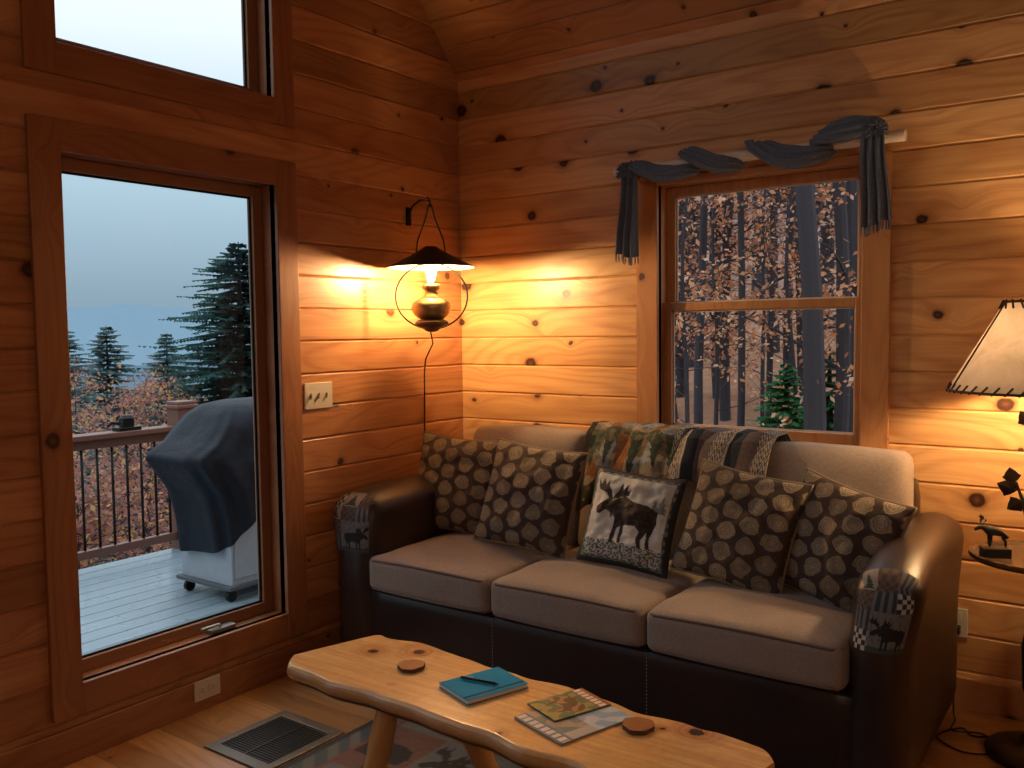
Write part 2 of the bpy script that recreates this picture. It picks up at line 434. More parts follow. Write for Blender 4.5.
mb.obj('base_stitching',[simple('stitch_thread',(.30,.26,.2),.7)],parent=sofa)
mb=MB()
for xx in (.16,.98,1.66,2.42):
    for yy in (-.98,-.2): mb.lathe([(.028,0),(.035,.04)],(xx,yy,0),12)
mb.obj('feet',[m_black],smooth=True,parent=sofa)
mb=MB();rbox(mb,(1.325,-.175,.50),(1.03,.085,.43),.06,10)
tub(mb.obj('back_frame',[m_lea],smooth=True,parent=sofa))
for i in range(3):
    x0,x1=SX[i]+.004,SX[i+1]-.004+(.03 if i==2 else 0);cx=(x0+x1)/2;hx=(x1-x0)/2
    mb=MB()
    def df(q,hx=hx,i=i):
        u=q.x/hx;w=q.z/.25;q=q.copy()
        if q.y<0:q.y-=.05*(1-u*u)*(1-w*w)
        q.y+=.10*(w*.5+.0)
        q.z-=.012*u*u*(1 if w>0 else 0)+.006*nz(q.x*7+i*3,2)
        q.x*=1-.03*max(0,w)
        return q
    rbox(mb,(cx,-.315,.775),(hx,.085,.262),.05,14,0,df)
    tub(mb.obj('back_cushion_%d'%(i+1),[m_tau],smooth=True,parent=sofa))
    mb=MB();pts=[]
    for t in range(31):
        u=-1+2*t/30;pts.append((cx+u*(hx-.02)*.97,-.345+.05,1.022-.012*u*u-(.02 if abs(u)>.97 else 0)))
    mb.tube(pts,.006,6);mb.obj('back_welt_%d'%(i+1),[m_welt],smooth=True,parent=sofa)
def patchcol(seed):
    def f(u,v):
        bx=int(u*2.999);by=int(v*3.999);k=(bx*7+by*3+seed)%5;fu=(u*3)%1;fv=(v*4)%1
        if (by in (0,1)) and bx>=1:
            fu=(u-1/3)*1.5;fv=v*2
            if moose(1-fu if seed==1 else fu,fv*1.05): return (.012,.010,.010)
            if fv<.14: return (.05,.06,.05)
            return (.15,.14,.13) if nz(u*20,v*20,seed)>-.2 else (.10,.10,.09)
        if k in (0,3):
            q=(int(fu*4)+int(fv*4))%2
            return (.42,.40,.36) if q else (.02,.022,.03)
        if k==1: return (.03,.035,.045) if (int(fu*6)%2) else (.13,.13,.13)
        if k==2: return (.03,.04,.04) if tree_poly(fu,fv,.5,.1,.4,.8) else (.26,.24,.21)
        return (.13,.07,.05) if (int(fu*5)+int(fv*5))%2 else (.05,.05,.05)
    return f
for nm,cx,hx,sg in (('arm_right',2.405,.088,1),('arm_left',.205,.115,-1)):
    H=(hx,.49,.375)
    def df(q,sg=sg,hx=hx):
        q=q.copy();w=clampi((q.z-.02)/.35,0,1);fr=clampi((-q.y)/.49,-1,1)
        fl=w*w*(3-2*w)
        q.x+= sg*.030*fl*(.5+.5*fr) + (q.x*.20*fl)
        q.z-= (.055 if sg>0 else .035)*max(0,fr)**2.5*w
        q.z+= .02*w*(1-fr*fr)*.5
        q.y+= .03*w*w*max(0,fr)**2
        return q
    mb=MB();rbox(mb,(cx,-.575,.415),H,.083,18,0,df)
    tub(mb.obj(nm,[m_lea],smooth=True,parent=sofa))
    mb=MB()
    def pf(u,v,cx=cx,hx=hx,df=df):
        p=[-hx+2*hx*u,-.49,.13+(.375-.13)*min(1,v/.85)]
        if v>.85: p[1]=-.49+(v-.85)/.15*.08; p[2]=.375
        q=rb_pt(p,(hx,.49,.375),.083)
        qq=Vector([clampi(q[i],-((hx,.49,.375)[i]-.083),(hx,.49,.375)[i]-.083) for i in range(3)])
        d=q-qq;d=d.normalized() if d.length>1e-6 else Vector((0,-1,0))
        return df(q+d*.005)+Vector((cx,-.575,.415))
    mb.grid(pf,90,90,0,patchcol(3 if sg>0 else 1))
    mb.obj(nm+'_patchwork',[m_att],smooth=True,parent=sofa)
# ------------------------------------------------------------------ pillows
def pillowmat():
    t=NT('wood_slice_print_fabric');uv=t.sep(t.coord('UV'))
    n=t.noise(t.coord('UV'),13,3,col=True);ns=t.sep(n)
    u=t.math('MULTIPLY',uv[0],5.3);v=t.math('MULTIPLY',uv[1],5.7)
    col_=t.math('FLOOR',u);sh=t.math('MULTIPLY',t.math('MODULO',col_,2.0),.5)
    v2=t.math('ADD',v,sh);row=t.math('FLOOR',v2)
    fu=t.math('SUBTRACT',t.math('FRACT',u),.5);fv=t.math('SUBTRACT',t.math('FRACT',v2),.5)
    fu=t.math('ADD',fu,t.math('MULTIPLY',t.math('SUBTRACT',ns[0],.5),.34));fv=t.math('ADD',fv,t.math('MULTIPLY',t.math('SUBTRACT',ns[1],.5),.34))
    d=t.math('SQRT',t.math('ADD',t.math('MULTIPLY',fu,fu),t.math('MULTIPLY',fv,fv)))
    w=t.white(t.math('ADD',t.math('MULTIPLY',row,7.3),col_))
    tan=t.mix(w[0],(.19,.148,.10),(.32,.26,.18))
    nn=t.noise(t.coord('UV'),34,4)
    ring=t.math('MULTIPLY_ADD',t.math('SINE',t.math('MULTIPLY_ADD',nn,7.0,t.math('MULTIPLY',d,52.0))),.5,.5)
    tan=t.mix(t.math('MULTIPLY',ring,.65),tan,(.10,.072,.048))
    tan=t.mix(t.ramp(d,[(.0,.55),(.13,0.0)]),tan,(.33,.28,.21))
    m=t.ramp(d,[(.39,1.0),(.45,0.0)])
    c=t.mix(m,(.058,.040,.032),tan)
    t.bump(t.math('ADD',m,t.noise(t.coord('UV'),160,3)),.35,.004)
    return t.fin(c,.85,0.0,.2)
m_pil=pillowmat();m_pipe=simple('pillow_piping',(.22,.165,.10),.8);m_piped=simple('pillow_piping_dark',(.03,.02,.015),.8)
def pillow(name,loc,size,thick,lean,yaw,roll,mat,pipe,seed=0,colf=None,back=None):
    e=empty(name);h=size/2;mb=MB();N=56 if not colf else 150
    def out(u,v):
        a=2*u-1;b=2*v-1
        x=h*a*(1-.07*(1-b*b)*abs(a)**2);y=h*b*(1-.07*(1-a*a)*abs(b)**2)
        return a,b,x,y
    def T(a,b):
        return thick*(max(0,(1-a*a))*max(0,(1-b*b)))**.42
    def front(u,v):
        a,b,x,y=out(u,v);w=.018*nz(a*2.2+seed,b*2.2,seed)*(1-a**4)*(1-b**4)
        w+=.008*nz(a*6+seed,b*6,seed)*(1-a**6)*(1-b**6)
        w+=.007*math.sin((a*b)*16+seed)*abs(a*b)*(1-a**6)*(1-b**6)
        return (x,y,T(a,b)+w)
    def backf(u,v):
        a,b,x,y=out(u,v);return (x,y,-T(a,b)*.8)
    mb.grid(front,N,N,0,colf)
    mb.grid(backf,N,N,1 if back else 0,(lambda u,v:(.03,.025,.02)) if colf else None)
    mb.obj('cover',[mat]+([back] if back else []),smooth=True,parent=e,uv=lambda co:(co.x/size+.5,co.y/size+.5))
    mb=MB();pts=[]
    for k in range(4*16+1):
        s=k/16;q=int(s)%4;t=s-int(s)
        u,v=[(t,0),(1,t),(1-t,1),(0,1-t)][q];a,b,x,y=out(u,v)
        pts.append((x,y,0))
    mb.tube(pts,.0055,6,cap=False);mb.obj('piping',[pipe],smooth=True,parent=e)
    M=Matrix.Translation(loc)@Matrix.Rotation(math.radians(yaw),4,'Z')@Matrix.Rotation(math.radians(90-lean),4,'X')@Matrix.Rotation(math.radians(roll),4,'Z')
    e.matrix_world=M
    return e
pillow('throw_pillow',(.375,-.53,.77),.46,.075,16,8,-3,m_pil,m_pipe,1)
pillow('throw_pillow.001',(.88,-.64,.775),.46,.08,20,4,-5,m_pil,m_pipe,2)
pillow('throw_pillow.002',(1.83,-.65,.755),.44,.08,22,-2,-8,m_pil,m_pipe,3)
pillow('throw_pillow.003',(2.175,-.63,.735),.43,.08,20,-14,-12,m_pil,m_pipe,4)
def moosecol(u,v):
    n=nz(u*14,v*14,3)
    b=min(u,1-u,v,1-v)
    if b<.035+.02*n: return (.03,.035,.035)
    if b<.065 :
        return (.22,.23,.20) if (math.sin(u*70)*math.sin(v*70)>0) else (.07,.08,.07)
    x=(u-.10)/.84;y=(v-.16)/.78
    if moose(x,y):
        return (.030,.019,.013) if nz(u*30,v*30,1)<.15 else (.055,.037,.024)
    if v<.24+.03*n: return (.09,.10,.09) if nz(u*40,v*60,5)>0 else (.45,.46,.43)
    if v>.60 and (tree_poly(u,v,.86,.58,.07,.22) or tree_poly(u,v,.79,.58,.05,.16)): return (.18,.22,.2)
    return (.60,.58,.52) if v<.7 else (.50,.50,.46)
pillow('moose_throw_pillow',(1.385,-.665,.735),.39,.065,20,4,-5,m_att,m_piped,6,moosecol,m_piped)
# ------------------------------------------------------------------ throw blankets over the back
def scene_col(u,v):
    n=nz(u*6,v*9,2);n2=nz(u*22,v*30,7)
    if u<.05 or u>.95 or v>.965: return (.035,.03,.028)
    w=v*3.4+.15*n;r=w%1
    if r<.16: return (.055,.06,.042) if n2>-.1 else (.12,.11,.07)
    for k,(cx,ww,hh) in enumerate(((.16,.08,.62),(.30,.06,.45),(.55,.09,.66),(.74,.07,.5),(.88,.08,.62))):
        if tree_poly(u,r,cx+.07*math.sin(int(w)*2.1+k),.14,ww,hh*1.1): return (.028,.042,.032) if n2<.15 else (.045,.062,.042)
    if n>.20: return (.24,.10,.04) if n2>0 else (.18,.08,.035)
    if n<-.22: return (.23,.25,.26) if n2>-.1 else (.15,.17,.19)
    if r<.45: return (.15,.10,.06) if n2>0 else (.10,.072,.045)
    return (.28,.23,.16) if n2>-.05 else (.19,.155,.105)
def band_col(u,v):
    s=(u*7)%1;k=int(u*7)%3;z=(v*22+abs((u*42)%2-1)*1.2)%1
    if k==0: return (.42,.36,.28) if z>.5 else (.045,.045,.055)
    if k==1: return (.025,.03,.04) if s>.15 else (.38,.33,.26)
    return (.17,.10,.07) if z>.55 else (.09,.09,.10)
m_throw=attrmat('woven_throw',.9,70,.30,.3,.15)
def drape(name,x0,x1,path,mat,seed,colf,amp=.008):
    mb=MB()
    P=[Vector(p) for p in path];L=[0]
    for a,b in zip(P[:-1],P[1:]):L.append(L[-1]+(b-a).length)
    def at(s):
        s*=L[-1]
        for i in range(len(P)-1):
            if s<=L[i+1]+1e-9:
                t=(s-L[i])/(L[i+1]-L[i]);return P[i].lerp(P[i+1],t)
        return P[-1]
    def fn(u,v):
        p=at(v);x=x0+(x1-x0)*u+.02*nz(v*3,seed,u*2)
        w=amp*math.sin(u*11+seed+v*2)+amp*nz(u*4,v*4,seed)
        hem=.05*nz(u*3,seed)*max(0,(v-.5)*2)
        return (x,p.y-abs(w)-.004,p.z+abs(w)*.8+hem)
    mb.grid(fn,150,200,0,colf)
    o=mb.obj(name,[mat],smooth=True);md=o.modifiers.new('s','SOLIDIFY');md.thickness=.005;md.offset=1
    return o
drape('woodland_throw_blanket',1.02,1.48,[(0,-.085,.72),(0,-.085,.90),(0,-.10,.99),(0,-.20,1.065),(0,-.31,1.068),(0,-.37,1.03),(0,-.435,.93),(0,-.46,.8),(0,-.46,.70)],m_throw,1,scene_col,.009)
drape('woodland_throw_blanket.001',1.44,1.86,[(0,-.083,.80),(0,-.085,.93),(0,-.11,1.0),(0,-.20,1.062),(0,-.315,1.062),(0,-.375,1.03),(0,-.44,.93),(0,-.455,.87)],m_throw,4,band_col,.011)
# ------------------------------------------------------------------ rug
def rugcol(u,v):
    x=u*2.3;y=v*1.7;b=min(x,2.3-x,y,1.7-y);n=nz(x*40,y*40)
    base=(.040,.060,.060)
    if b<.03: return (.02,.022,.022)
    if b<.10: return (.11,.10,.08) if ((x*9+y*9)%1>.5) else (.045,.060,.065)
    if b<.115: return (.17,.04,.032)
    cx,cy=int(x/.36),int((y+.02)/.36);fx=(x/.36)%1;fy=((y+.02)/.36)%1;k=(cx*3+cy*5)%4
    if fx<.04 or fy<.04: return (.12,.105,.08)
    if k==0 and tree_poly(fx,fy,.5,.12,.42,.78): return (.07,.12,.08)
    if k==0: return (.11,.11,.095)
    if k==1:
        a=math.atan2(fy-.5,fx-.5);r=math.hypot(fx-.5,fy-.5)
        if r<.26+.12*math.cos(a*5):return (.22,.045,.036)
    if k==2 and moose(fx,fy): return (.015,.014,.012)
    if k==2: return (.10,.11,.115)
    if k==3 and pip(fx,fy,BEAR): return (.015,.012,.010)
    if k==3: return (.12,.055,.038)
    return base if n>-.2 else (.03,.045,.045)
mb=MB();mb.grid(lambda u,v:(.66+2.3*u,-2.80+1.70*v,.010+.001*nz(u*80,v*80)),300,220,0,rugcol)
mb.box(.66,-2.80,.001,2.96,-1.10,.009,0)
mb.obj('area_rug',[m_att])
# ------------------------------------------------------------------ coffee table
ct=empty('coffee_table')
KN=[(1.13,-1.655,.05),(1.00,-1.735,.045),(2.12,-1.69,.052),(2.04,-1.72,.02),(1.70,-1.98,.02),(1.24,-1.90,.012)]
def cl(x): return -1.775-.055*(x-.9)
def tcol(x,y):
    g=nz(x*3,y*60,1)*.5+nz(x*8,y*150,2)*.3
    k=0;kk=0
    for a,b,r in KN:
        d=math.hypot(x-a,(y-b)*1.1)/r
        if d<.40:return (.045,.014,.007)
        if d<1.9:
            k=max(k,(1.9-d)/1.5);kk=math.sin(d*16)*.3
    c=Vector((.76,.45,.17)).lerp(Vector((.54,.26,.085)),clampi(.4+g,0,1))
    c=c.lerp(Vector((.42,.16,.055)),clampi(k*(1+kk),0,1)*.85)
    return tuple(c)
TX0,TX1=.845,2.325
def slab(u,v,top):
    x=TX0+(TX1-TX0)*u
    e=1-.30*max(0,(abs(u*2-1)-.93)/.07)**2
    wf=.185+.018*nz(x*3.1,1)+.022*nz(x*7,2)+.02*math.exp(-((x-1.05)/.15)**2)
    wb=.185+.018*nz(x*2.7,5)+.018*nz(x*8,7)+.02*math.exp(-((x-1.15)/.12)**2)
    xx=x+(.05*(.5-v)*(1 if u<.5 else -.6))*abs(u*2-1)**8*(-1.6 if u<.5 else 1)
    y=cl(x)+(-(wf)*(1-2*v) if v<.5 else wb*(2*v-1))*e
    return xx,y
mb=MB()
def top(u,v):
    v=.5-.5*math.cos(v*math.pi)
    x,y=slab(u,v,1);z=.45
    ed=min(v,1-v)
    z-=.010*max(0,1-ed/.03)**2
    for a,b,r in KN[:3]:
        d=math.hypot(x-a,y-b)/r
        z+=.0020*math.exp(-(d-.95)**2*4)
    return (x,y,z)
def topc(u,v):
    v=.5-.5*math.cos(v*math.pi);x,y=slab(u,v,1);return tcol(x,y)
mb.grid(top,300,100,0,topc)
def side(vv):
    def f(u,w):
        x,y=slab(u,vv,1);s=-1 if vv<.5 else 1
        return (x,y-s*(-.010*math.sin(w*math.pi)+.03*w*w)*1.0,.44-.05*w+ .0)
    return f
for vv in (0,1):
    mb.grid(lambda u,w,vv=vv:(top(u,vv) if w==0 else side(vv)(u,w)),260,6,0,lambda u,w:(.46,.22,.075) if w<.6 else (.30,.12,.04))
for uu in (0,1):
    mb.grid(lambda v,w,uu=uu:(Vector(top(uu,v))-Vector((0,0,.06*w))),80,3,0,lambda v,w:(.45,.22,.08))
mb.grid(lambda u,v:(lambda p:(p[0],p[1]+(.02 if v<.5 else -.02)*abs(2*v-1),.39))(slab(u,v,1)),60,10,0,lambda u,v:(.3,.12,.04))
m_tab=attrmat('varnished_live_edge_pine',.24,45,.14,.03,.5)
mb.obj('slab_top',[m_tab],smooth=True,parent=ct,angle=50)
m_log=pine('pine_log_leg','Z','X',.4,(.60,.32,.12),(.42,.19,.06),knot=.3,vary=.1,rough=.3)
mb=MB()
for (a,b,c,d) in ((1.20,-1.86,1.15,-1.94),(1.30,-1.71,1.42,-1.60),(2.02,-1.92,2.12,-2.00),(2.06,-1.74,2.16,-1.63)):
    pts=[Vector((a,b,.40)).lerp(Vector((c,d,.0115)),t/8) for t in range(9)]
    pts=[p+Vector((.004*nz(p.z*20,a),.004*nz(p.z*17,b,3),0)) for p in pts]
    mb.tube(pts,[.030,.034,.037,.038,.037,.038,.036,.035,.033],14)
mb.obj('log_legs',[m_log],smooth=True,parent=ct,angle=50)
m_bark=simple('bark',(.10,.05,.025),.9,scale=60,bump=.8)
def coaster(name,x,y):
    t=empty(name);mb=MB()
    N=40
    def rr(a): return .042+.002*math.sin(3*a+x*9)+.0015*math.sin(7*a)
    vs=[];fs=[]
    for z in (.451,.463):
        for k in range(N):
            a=2*math.pi*k/N;vs.append((x+rr(a)*math.cos(a),y+rr(a)*math.sin(a),z))
    fs=[(k,(k+1)%N,(k+1)%N+N,k+N) for k in range(N)];mb.add(vs,fs,0);mb.obj('bark_edge',[m_bark],smooth=True,parent=t)
    mb=MB();mb.col={}
    def fn(u,v):
        a=2*math.pi*u;return (x+rr(a)*v*math.cos(a)*.985,y+rr(a)*v*math.sin(a)*.985,.4635)
    mb.grid(fn,40,30,0,lambda u,v:(.38,.16,.06) if (v*9+.3*math.sin(u*6.28))%1>.35 else (.26,.10,.035))
    mb.obj('end_grain',[m_tab],parent=t,recalc=False)
coaster('wood_slice_coaster',1.205,-1.775);coaster('wood_slice_coaster.001',1.985,-1.755)
def quadxf(c,ang):
    ca,sa=math.cos(ang),math.sin(ang);return lambda x,y,z:(c[0]+x*ca-y*sa,c[1]+x*sa+y*ca,c[2]+z)
def book(name,c,ang,w,h,t,colf,pages=(.7,.66,.58),rough=.3,cov=None,spec=.5):
    e=empty(name);X=quadxf(c,ang)
    mb=MB();mb.grid(lambda u,v:X((u-.5)*w,(v-.5)*h,t),70,90,0,colf)
    mb.add([X(-w/2,-h/2,t),X(w/2,-h/2,t),X(w/2,h/2,t),X(-w/2,h/2,t),X(-w/2,-h/2,t-.0012),X(w/2,-h/2,t-.0012),X(w/2,h/2,t-.0012),X(-w/2,h/2,t-.0012)],[(0,4,5,1),(1,5,6,2),(2,6,7,3),(3,7,4,0),(4,7,6,5)],0)
    mb.add([X(-w/2,-h/2,0),X(w/2,-h/2,0),X(w/2,h/2,0),X(-w/2,h/2,0),X(-w/2,-h/2,.0012),X(w/2,-h/2,.0012),X(w/2,h/2,.0012),X(-w/2,h/2,.0012)],[(0,4,5,1),(1,5,6,2),(2,6,7,3),(3,7,4,0),(4,7,6,5),(0,1,2,3)],0)
    if cov:
        for i in range(len(mb.v)): mb.col.setdefault(i,cov)
    mb.obj('cover',[attrmat(name+'_cover',rough,50,.05,spec=spec)],parent=e)
    mb=MB();g=.003
    mb.add([X(-w/2+.001,-h/2+g,.0012),X(w/2-g,-h/2+g,.0012),X(w/2-g,h/2-g,.0012),X(-w/2+.001,h/2-g,.0012),X(-w/2+.001,-h/2+g,t-.0012),X(w/2-g,-h/2+g,t-.0012),X(w/2-g,h/2-g,t-.0012),X(-w/2+.001,h/2-g,t-.0012)],[(0,1,5,4),(1,2,6,5),(2,3,7,6),(3,0,4,7)],0)
    mb.obj('pages',[simple(name+'_pages',pages,.8)],parent=e)
    return e
book('teal_notebook',(1.485,-1.77,.451),math.radians(-20),.16,.21,.014,lambda u,v:(.0,.25,.46) if not(.84<u<.89) else (.0,.03,.06),rough=.7,cov=(.0,.20,.38),spec=.12)
pen=empty('pen');X=quadxf((1.475,-1.775,.4665+.0045),math.radians(-20))
mb=MB();mb.tube([X(-.055,-.03,0),X(.045,.025,0)],.0042,10);mb.tube([X(.045,.025,0),X(.055,.0305,0)],[.004,.001],10);mb.obj('barrel',[m_black],smooth=True,parent=pen)
mb=MB();mb.tube([X(-.055,-.03,.005),X(-.02,-.011,.005)],.0012,6);mb.obj('clip',[simple('pen_clip',(.5,.5,.5),.3,1)],parent=pen)
def mag1(u,v):
    if v<.16: return (.75,.74,.70) if (abs(math.sin(u*26))>.45 and .03<v<.13) else (.10,.16,.22)
    n=nz(u*5,v*5,9)
    if v>.5: return (.30,.42,.55) if n>0 else (.55,.60,.62)
    if u>.8: return (.45,.46,.42)
    return (.14,.22,.20) if n>0.05 else (.40,.33,.25)
def mag2(u,v):
    n=nz(u*6,v*6,2)
    if v>.78: return (.75,.70,.6) if (abs(math.sin(u*22))>.5 and .82<v<.94) else (.30,.09,.03)
    if pip(u,(v-.1)*1.2,BEAR): return (.12,.06,.03) if n>-.1 else (.35,.2,.1)
    return (.30,.28,.10) if n>0 else (.10,.17,.08)
book('magazine',(1.815,-1.80,.451),math.radians(-18),.20,.255,.005,mag1,cov=(.3,.3,.3),spec=.3)
book('magazine.001',(1.765,-1.745,.457),math.radians(-22),.135,.19,.004,mag2,cov=(.1,.1,.06),spec=.3)
# ------------------------------------------------------------------ curtain rod and scarf
cr=empty('rustic_curtain_rod');RYY=-.085;RZ=2.230
mb=MB();pts=[(1.00+1.27*i/24,RYY+.004*nz(i*.7,1),RZ+.005*nz(i*.6,4)) for i in range(25)]
mb.tube(pts,[.023+.003*nz(i*1.3,8) for i in range(25)],14)
mb.obj('log_pole',[pine('peeled_log','X','Z',.5,(.92,.80,.66),(.78,.62,.46),knot=.3,vary=.1)],smooth=True,parent=cr,angle=60)
mb=MB()
for xx in (1.13,2.15):
    mb.box(xx-.012,-.105,RZ-.05,xx+.012,-.001,RZ-.026)
mb.obj('brackets',[m_tbx],bevel=.002,parent=cr)
m_sc=fabric('slate_blue_scarf',(.065,.085,.115),(.19,.24,.315),500)
sc=empty('window_scarf_valance')
mb=MB()
# one continuous soft scarf wound round the pole: front passes sag below, back passes climb behind the pole
FR=[(1.09,1.41,.026,-.030,.036,.034),(1.35,1.60,.042,-.036,.012,.037),(1.66,1.99,.040,-.022,.044,.042),(1.93,2.19,.020,.038,-.014,.040)]
path=[];wid=[]
for i,(xa,xb,z0,z1,dr,ww) in enumerate(FR):
    for k in range(34):
        t=k/33;e=math.sin(math.pi*t)
        yb=.040*max(0,1-t/.12)+.040*max(0,1-(1-t)/.12)
        path.append(Vector((xa+(xb-xa)*t,RYY-.042-.012*e+yb,RZ+z0+(z1-z0)*(t*t*(3-2*t))-dr*e)));wid.append(ww*(.72+.28*e))
    if i<len(FR)-1:
        xn,zn=FR[i+1][0],FR[i+1][2]
        for k in range(1,9):
            t=k/9;a=math.pi*t
            path.append(Vector((xb+(xn-xb)*t,RYY+.036*math.sin(a),RZ+z1+(zn-z1)*t)));wid.append(.024)
n=56;prev=None;vs=[];fs=[]
for i,p in enumerate(path):
    d=(path[min(i+1,len(path)-1)]-path[max(i-1,0)]).normalized()
    out=Vector((0,p.y-RYY,p.z-RZ))
    if out.length<1e-4: out=Vector((0,-1,0))
    nrm=(Vector((0,-1,.0)) if p.y<RYY-.02 else out.normalized());nrm=(nrm-d*nrm.dot(d)).normalized()
    if prev is not None: nrm=(prev*.75+nrm*.25);nrm=(nrm-d*nrm.dot(d)).normalized()
    prev=nrm;side_=d.cross(nrm)
    for k in range(n):
        a=2*math.pi*k/n;r=wid[i]*(1+.18*nz(i*.12,math.cos(a)*1.2,math.sin(a)*1.2))
        # deep pleats running along the cloth
        fl=1+.34*math.sin(math.cos(a)*9+i*.05+1.2*nz(i*.08,3))+.12*math.sin(math.cos(a)*19-i*.11)
        vs.append(p+side_*math.cos(a)*r*1.12+nrm*math.sin(a)*r*.58*fl)
for i in range(len(path)-1):
    for k in range(n):
        a=i*n+k;b=i*n+(k+1)%n;fs.append((a,b,b+n,a+n))
fs.append(tuple(range(n)));fs.append(tuple((len(path)-1)*n+k for k in range(n)))
mb.add(vs,fs,0)
mb.obj('wrapped_scarf',[m_sc],smooth=True,parent=sc)
def tail(xc,zt,zb,seed):
    mb2=MB()
    def fn(u,v):
        w=.040+.018*v;x=xc+(u-.5)*2*w+.008*math.sin(v*4+seed)
        y=RYY-.045+.018*math.sin(u*math.pi*6+seed+v)*(.5+.5*v)
        return (x,y,zt+(zb-zt)*v+.012*math.sin(u*5+seed)*v)
    mb2.grid(fn,56,30,0)
    o=mb2.obj('tail',[m_sc],smooth=True,parent=sc);md=o.modifiers.new('s','SOLIDIFY');md.thickness=.005
    mb3=MB()
    for k in range(16):
        u=(k+.5)/16;p=fn(u,1);mb3.tube([(p[0],p[1],p[2]+.004),(p[0]+.002*math.sin(k),p[1],p[2]-.02),(p[0]+.004*math.sin(k*2.1),p[1]+.002,p[2]-.035)],[.0028,.0035,.002],5)
    mb3.obj('fringe',[m_sc],parent=sc)
    mb4=MB();R4=random.Random(5)
    for k in range(70):
        a=R4.uniform(0,6.28);b=R4.uniform(-.9,1.2);d=Vector((math.cos(a)*math.cos(b),-abs(math.sin(a))*math.cos(b),math.sin(b)))
        c=Vector((xc,RYY-.045,zt-.005));mb4.tube([c,c+d*.026,c+d*.050+Vector((0,0,-.008))],[.006,.005,.002],5)
    mb4.obj('tassel_bunch',[m_sc],parent=sc)
tail(1.085,2.225,1.835,1);tail(2.17,2.265,1.895,4)
# ------------------------------------------------------------------ wall hung oil lamp
wl=empty('hanging_oil_lamp');LC=(.26,-.55)
m_shade=simple('lamp_shade_black',(.045,.032,.02),.35,.5)
m_shin=simple('lamp_shade_inner',(.80,.70,.52),.5)
m_brass=simple('aged_brass',(.45,.32,.16),.35,.9)
m_wood=simple('turned_wood',(.16,.085,.04),.4)
mb=MB()
mb.lathe([(.030,1.900),(.05,1.885),(.11,1.852),(.195,1.810),(.207,1.803)],(*LC,0),40,0,False)
o=mb.obj('shade_outer',[m_shade],smooth=True,parent=wl,recalc=False)
mb=MB();mb.lathe([(.028,1.896),(.048,1.881),(.11,1.848),(.195,1.806),(.206,1.800)],(*LC,0),40,0,False);mb.obj('shade_inner',[m_shin],smooth=True,parent=wl,recalc=False)
mb=MB()
ring=[]
for i in range(49):
    a=2*math.pi*i/48;ring.append((LC[0]+.172*math.cos(a)*.82,LC[1]+.172*math.cos(a)*.57,1.665+.155*math.sin(a)))
mb.tube(ring,.004,6,cap=False)
for s in (-1,1):
    mb.tube([(LC[0]+s*.06,LC[1]+s*.035,1.875),(LC[0]+s*.055,LC[1]+s*.03,1.93),(LC[0]+s*.02,LC[1]+s*.012,2.03),(LC[0]+s*.008,LC[1],2.10)],.0035,6)
mb.tube([(LC[0],LC[1],2.085),(LC[0],LC[1],2.12),(LC[0]-.015,LC[1],2.135),(LC[0]-.03,LC[1],2.12)],.004,6)
mb.tube([(.012,-.42,2.09),(.06,-.45,2.12),(.15,-.50,2.135),(LC[0]-.01,LC[1],2.118)],.0045,8)
mb.box(0.001,-.435,2.03,.010,-.405,2.12)
mb.obj('wire_harp_and_bracket',[m_black],smooth=True,parent=wl,angle=40)
mb=MB();mb.lathe([(.02,1.545),(.055,1.555),(.085,1.58),(.097,1.61),(.09,1.635),(.06,1.655),(.035,1.665),(.03,1.69),(.042,1.70),(.042,1.72),(.02,1.725)],(*LC,0),32,0)
mb.obj('brass_font',[m_brass],smooth=True,parent=wl)
mb=MB();mb.lathe([(.015,1.495),(.03,1.50),(.045,1.515),(.075,1.525),(.083,1.54),(.07,1.552),(.05,1.556)],(*LC,0),32,0);mb.obj('font_cradle',[m_wood],smooth=True,parent=wl)
def chim():
    t=NT('chimney_glass');n=t.n
    tr=n.new('ShaderNodeBsdfTransparent');gl=n.new('ShaderNodeBsdfGlossy');gl.inputs['Roughness'].default_value=.05
    mx=n.new('ShaderNodeMixShader');mx.inputs[0].default_value=.02;t.l.new(tr.outputs[0],mx.inputs[1]);t.l.new(gl.outputs[0],mx.inputs[2]);t.l.new(mx.outputs[0],t.out.inputs[0]);return t.mat
mb=MB();mb.lathe([(.03,1.72),(.042,1.75),(.045,1.775),(.035,1.81),(.026,1.85),(.026,1.92)],(*LC,0),24,0,False);mb.obj('glass_chimney',[chim()],smooth=True,parent=wl,recalc=False)
mb=MB();mb.lathe([(.004,1.750),(.013,1.757),(.021,1.770),(.023,1.785),(.018,1.80),(.006,1.81)],(*LC,0),20,0)
mb.obj('bulb',[emis('warm_bulb',(1.0,.63,.29),2150.0)],smooth=True,parent=wl)
mb=MB();mb.tube([(LC[0]-.01,LC[1],1.50),(LC[0]-.03,LC[1]+.04,1.44),(.12,-.44,1.36),(.04,-.36,1.28),(.012,-.33,1.15),(.012,-.335,.95),(.015,-.34,.70),(.012,-.34,.35)],.0035,6)
mb.obj('power_cord',[m_black],smooth=True,parent=wl)
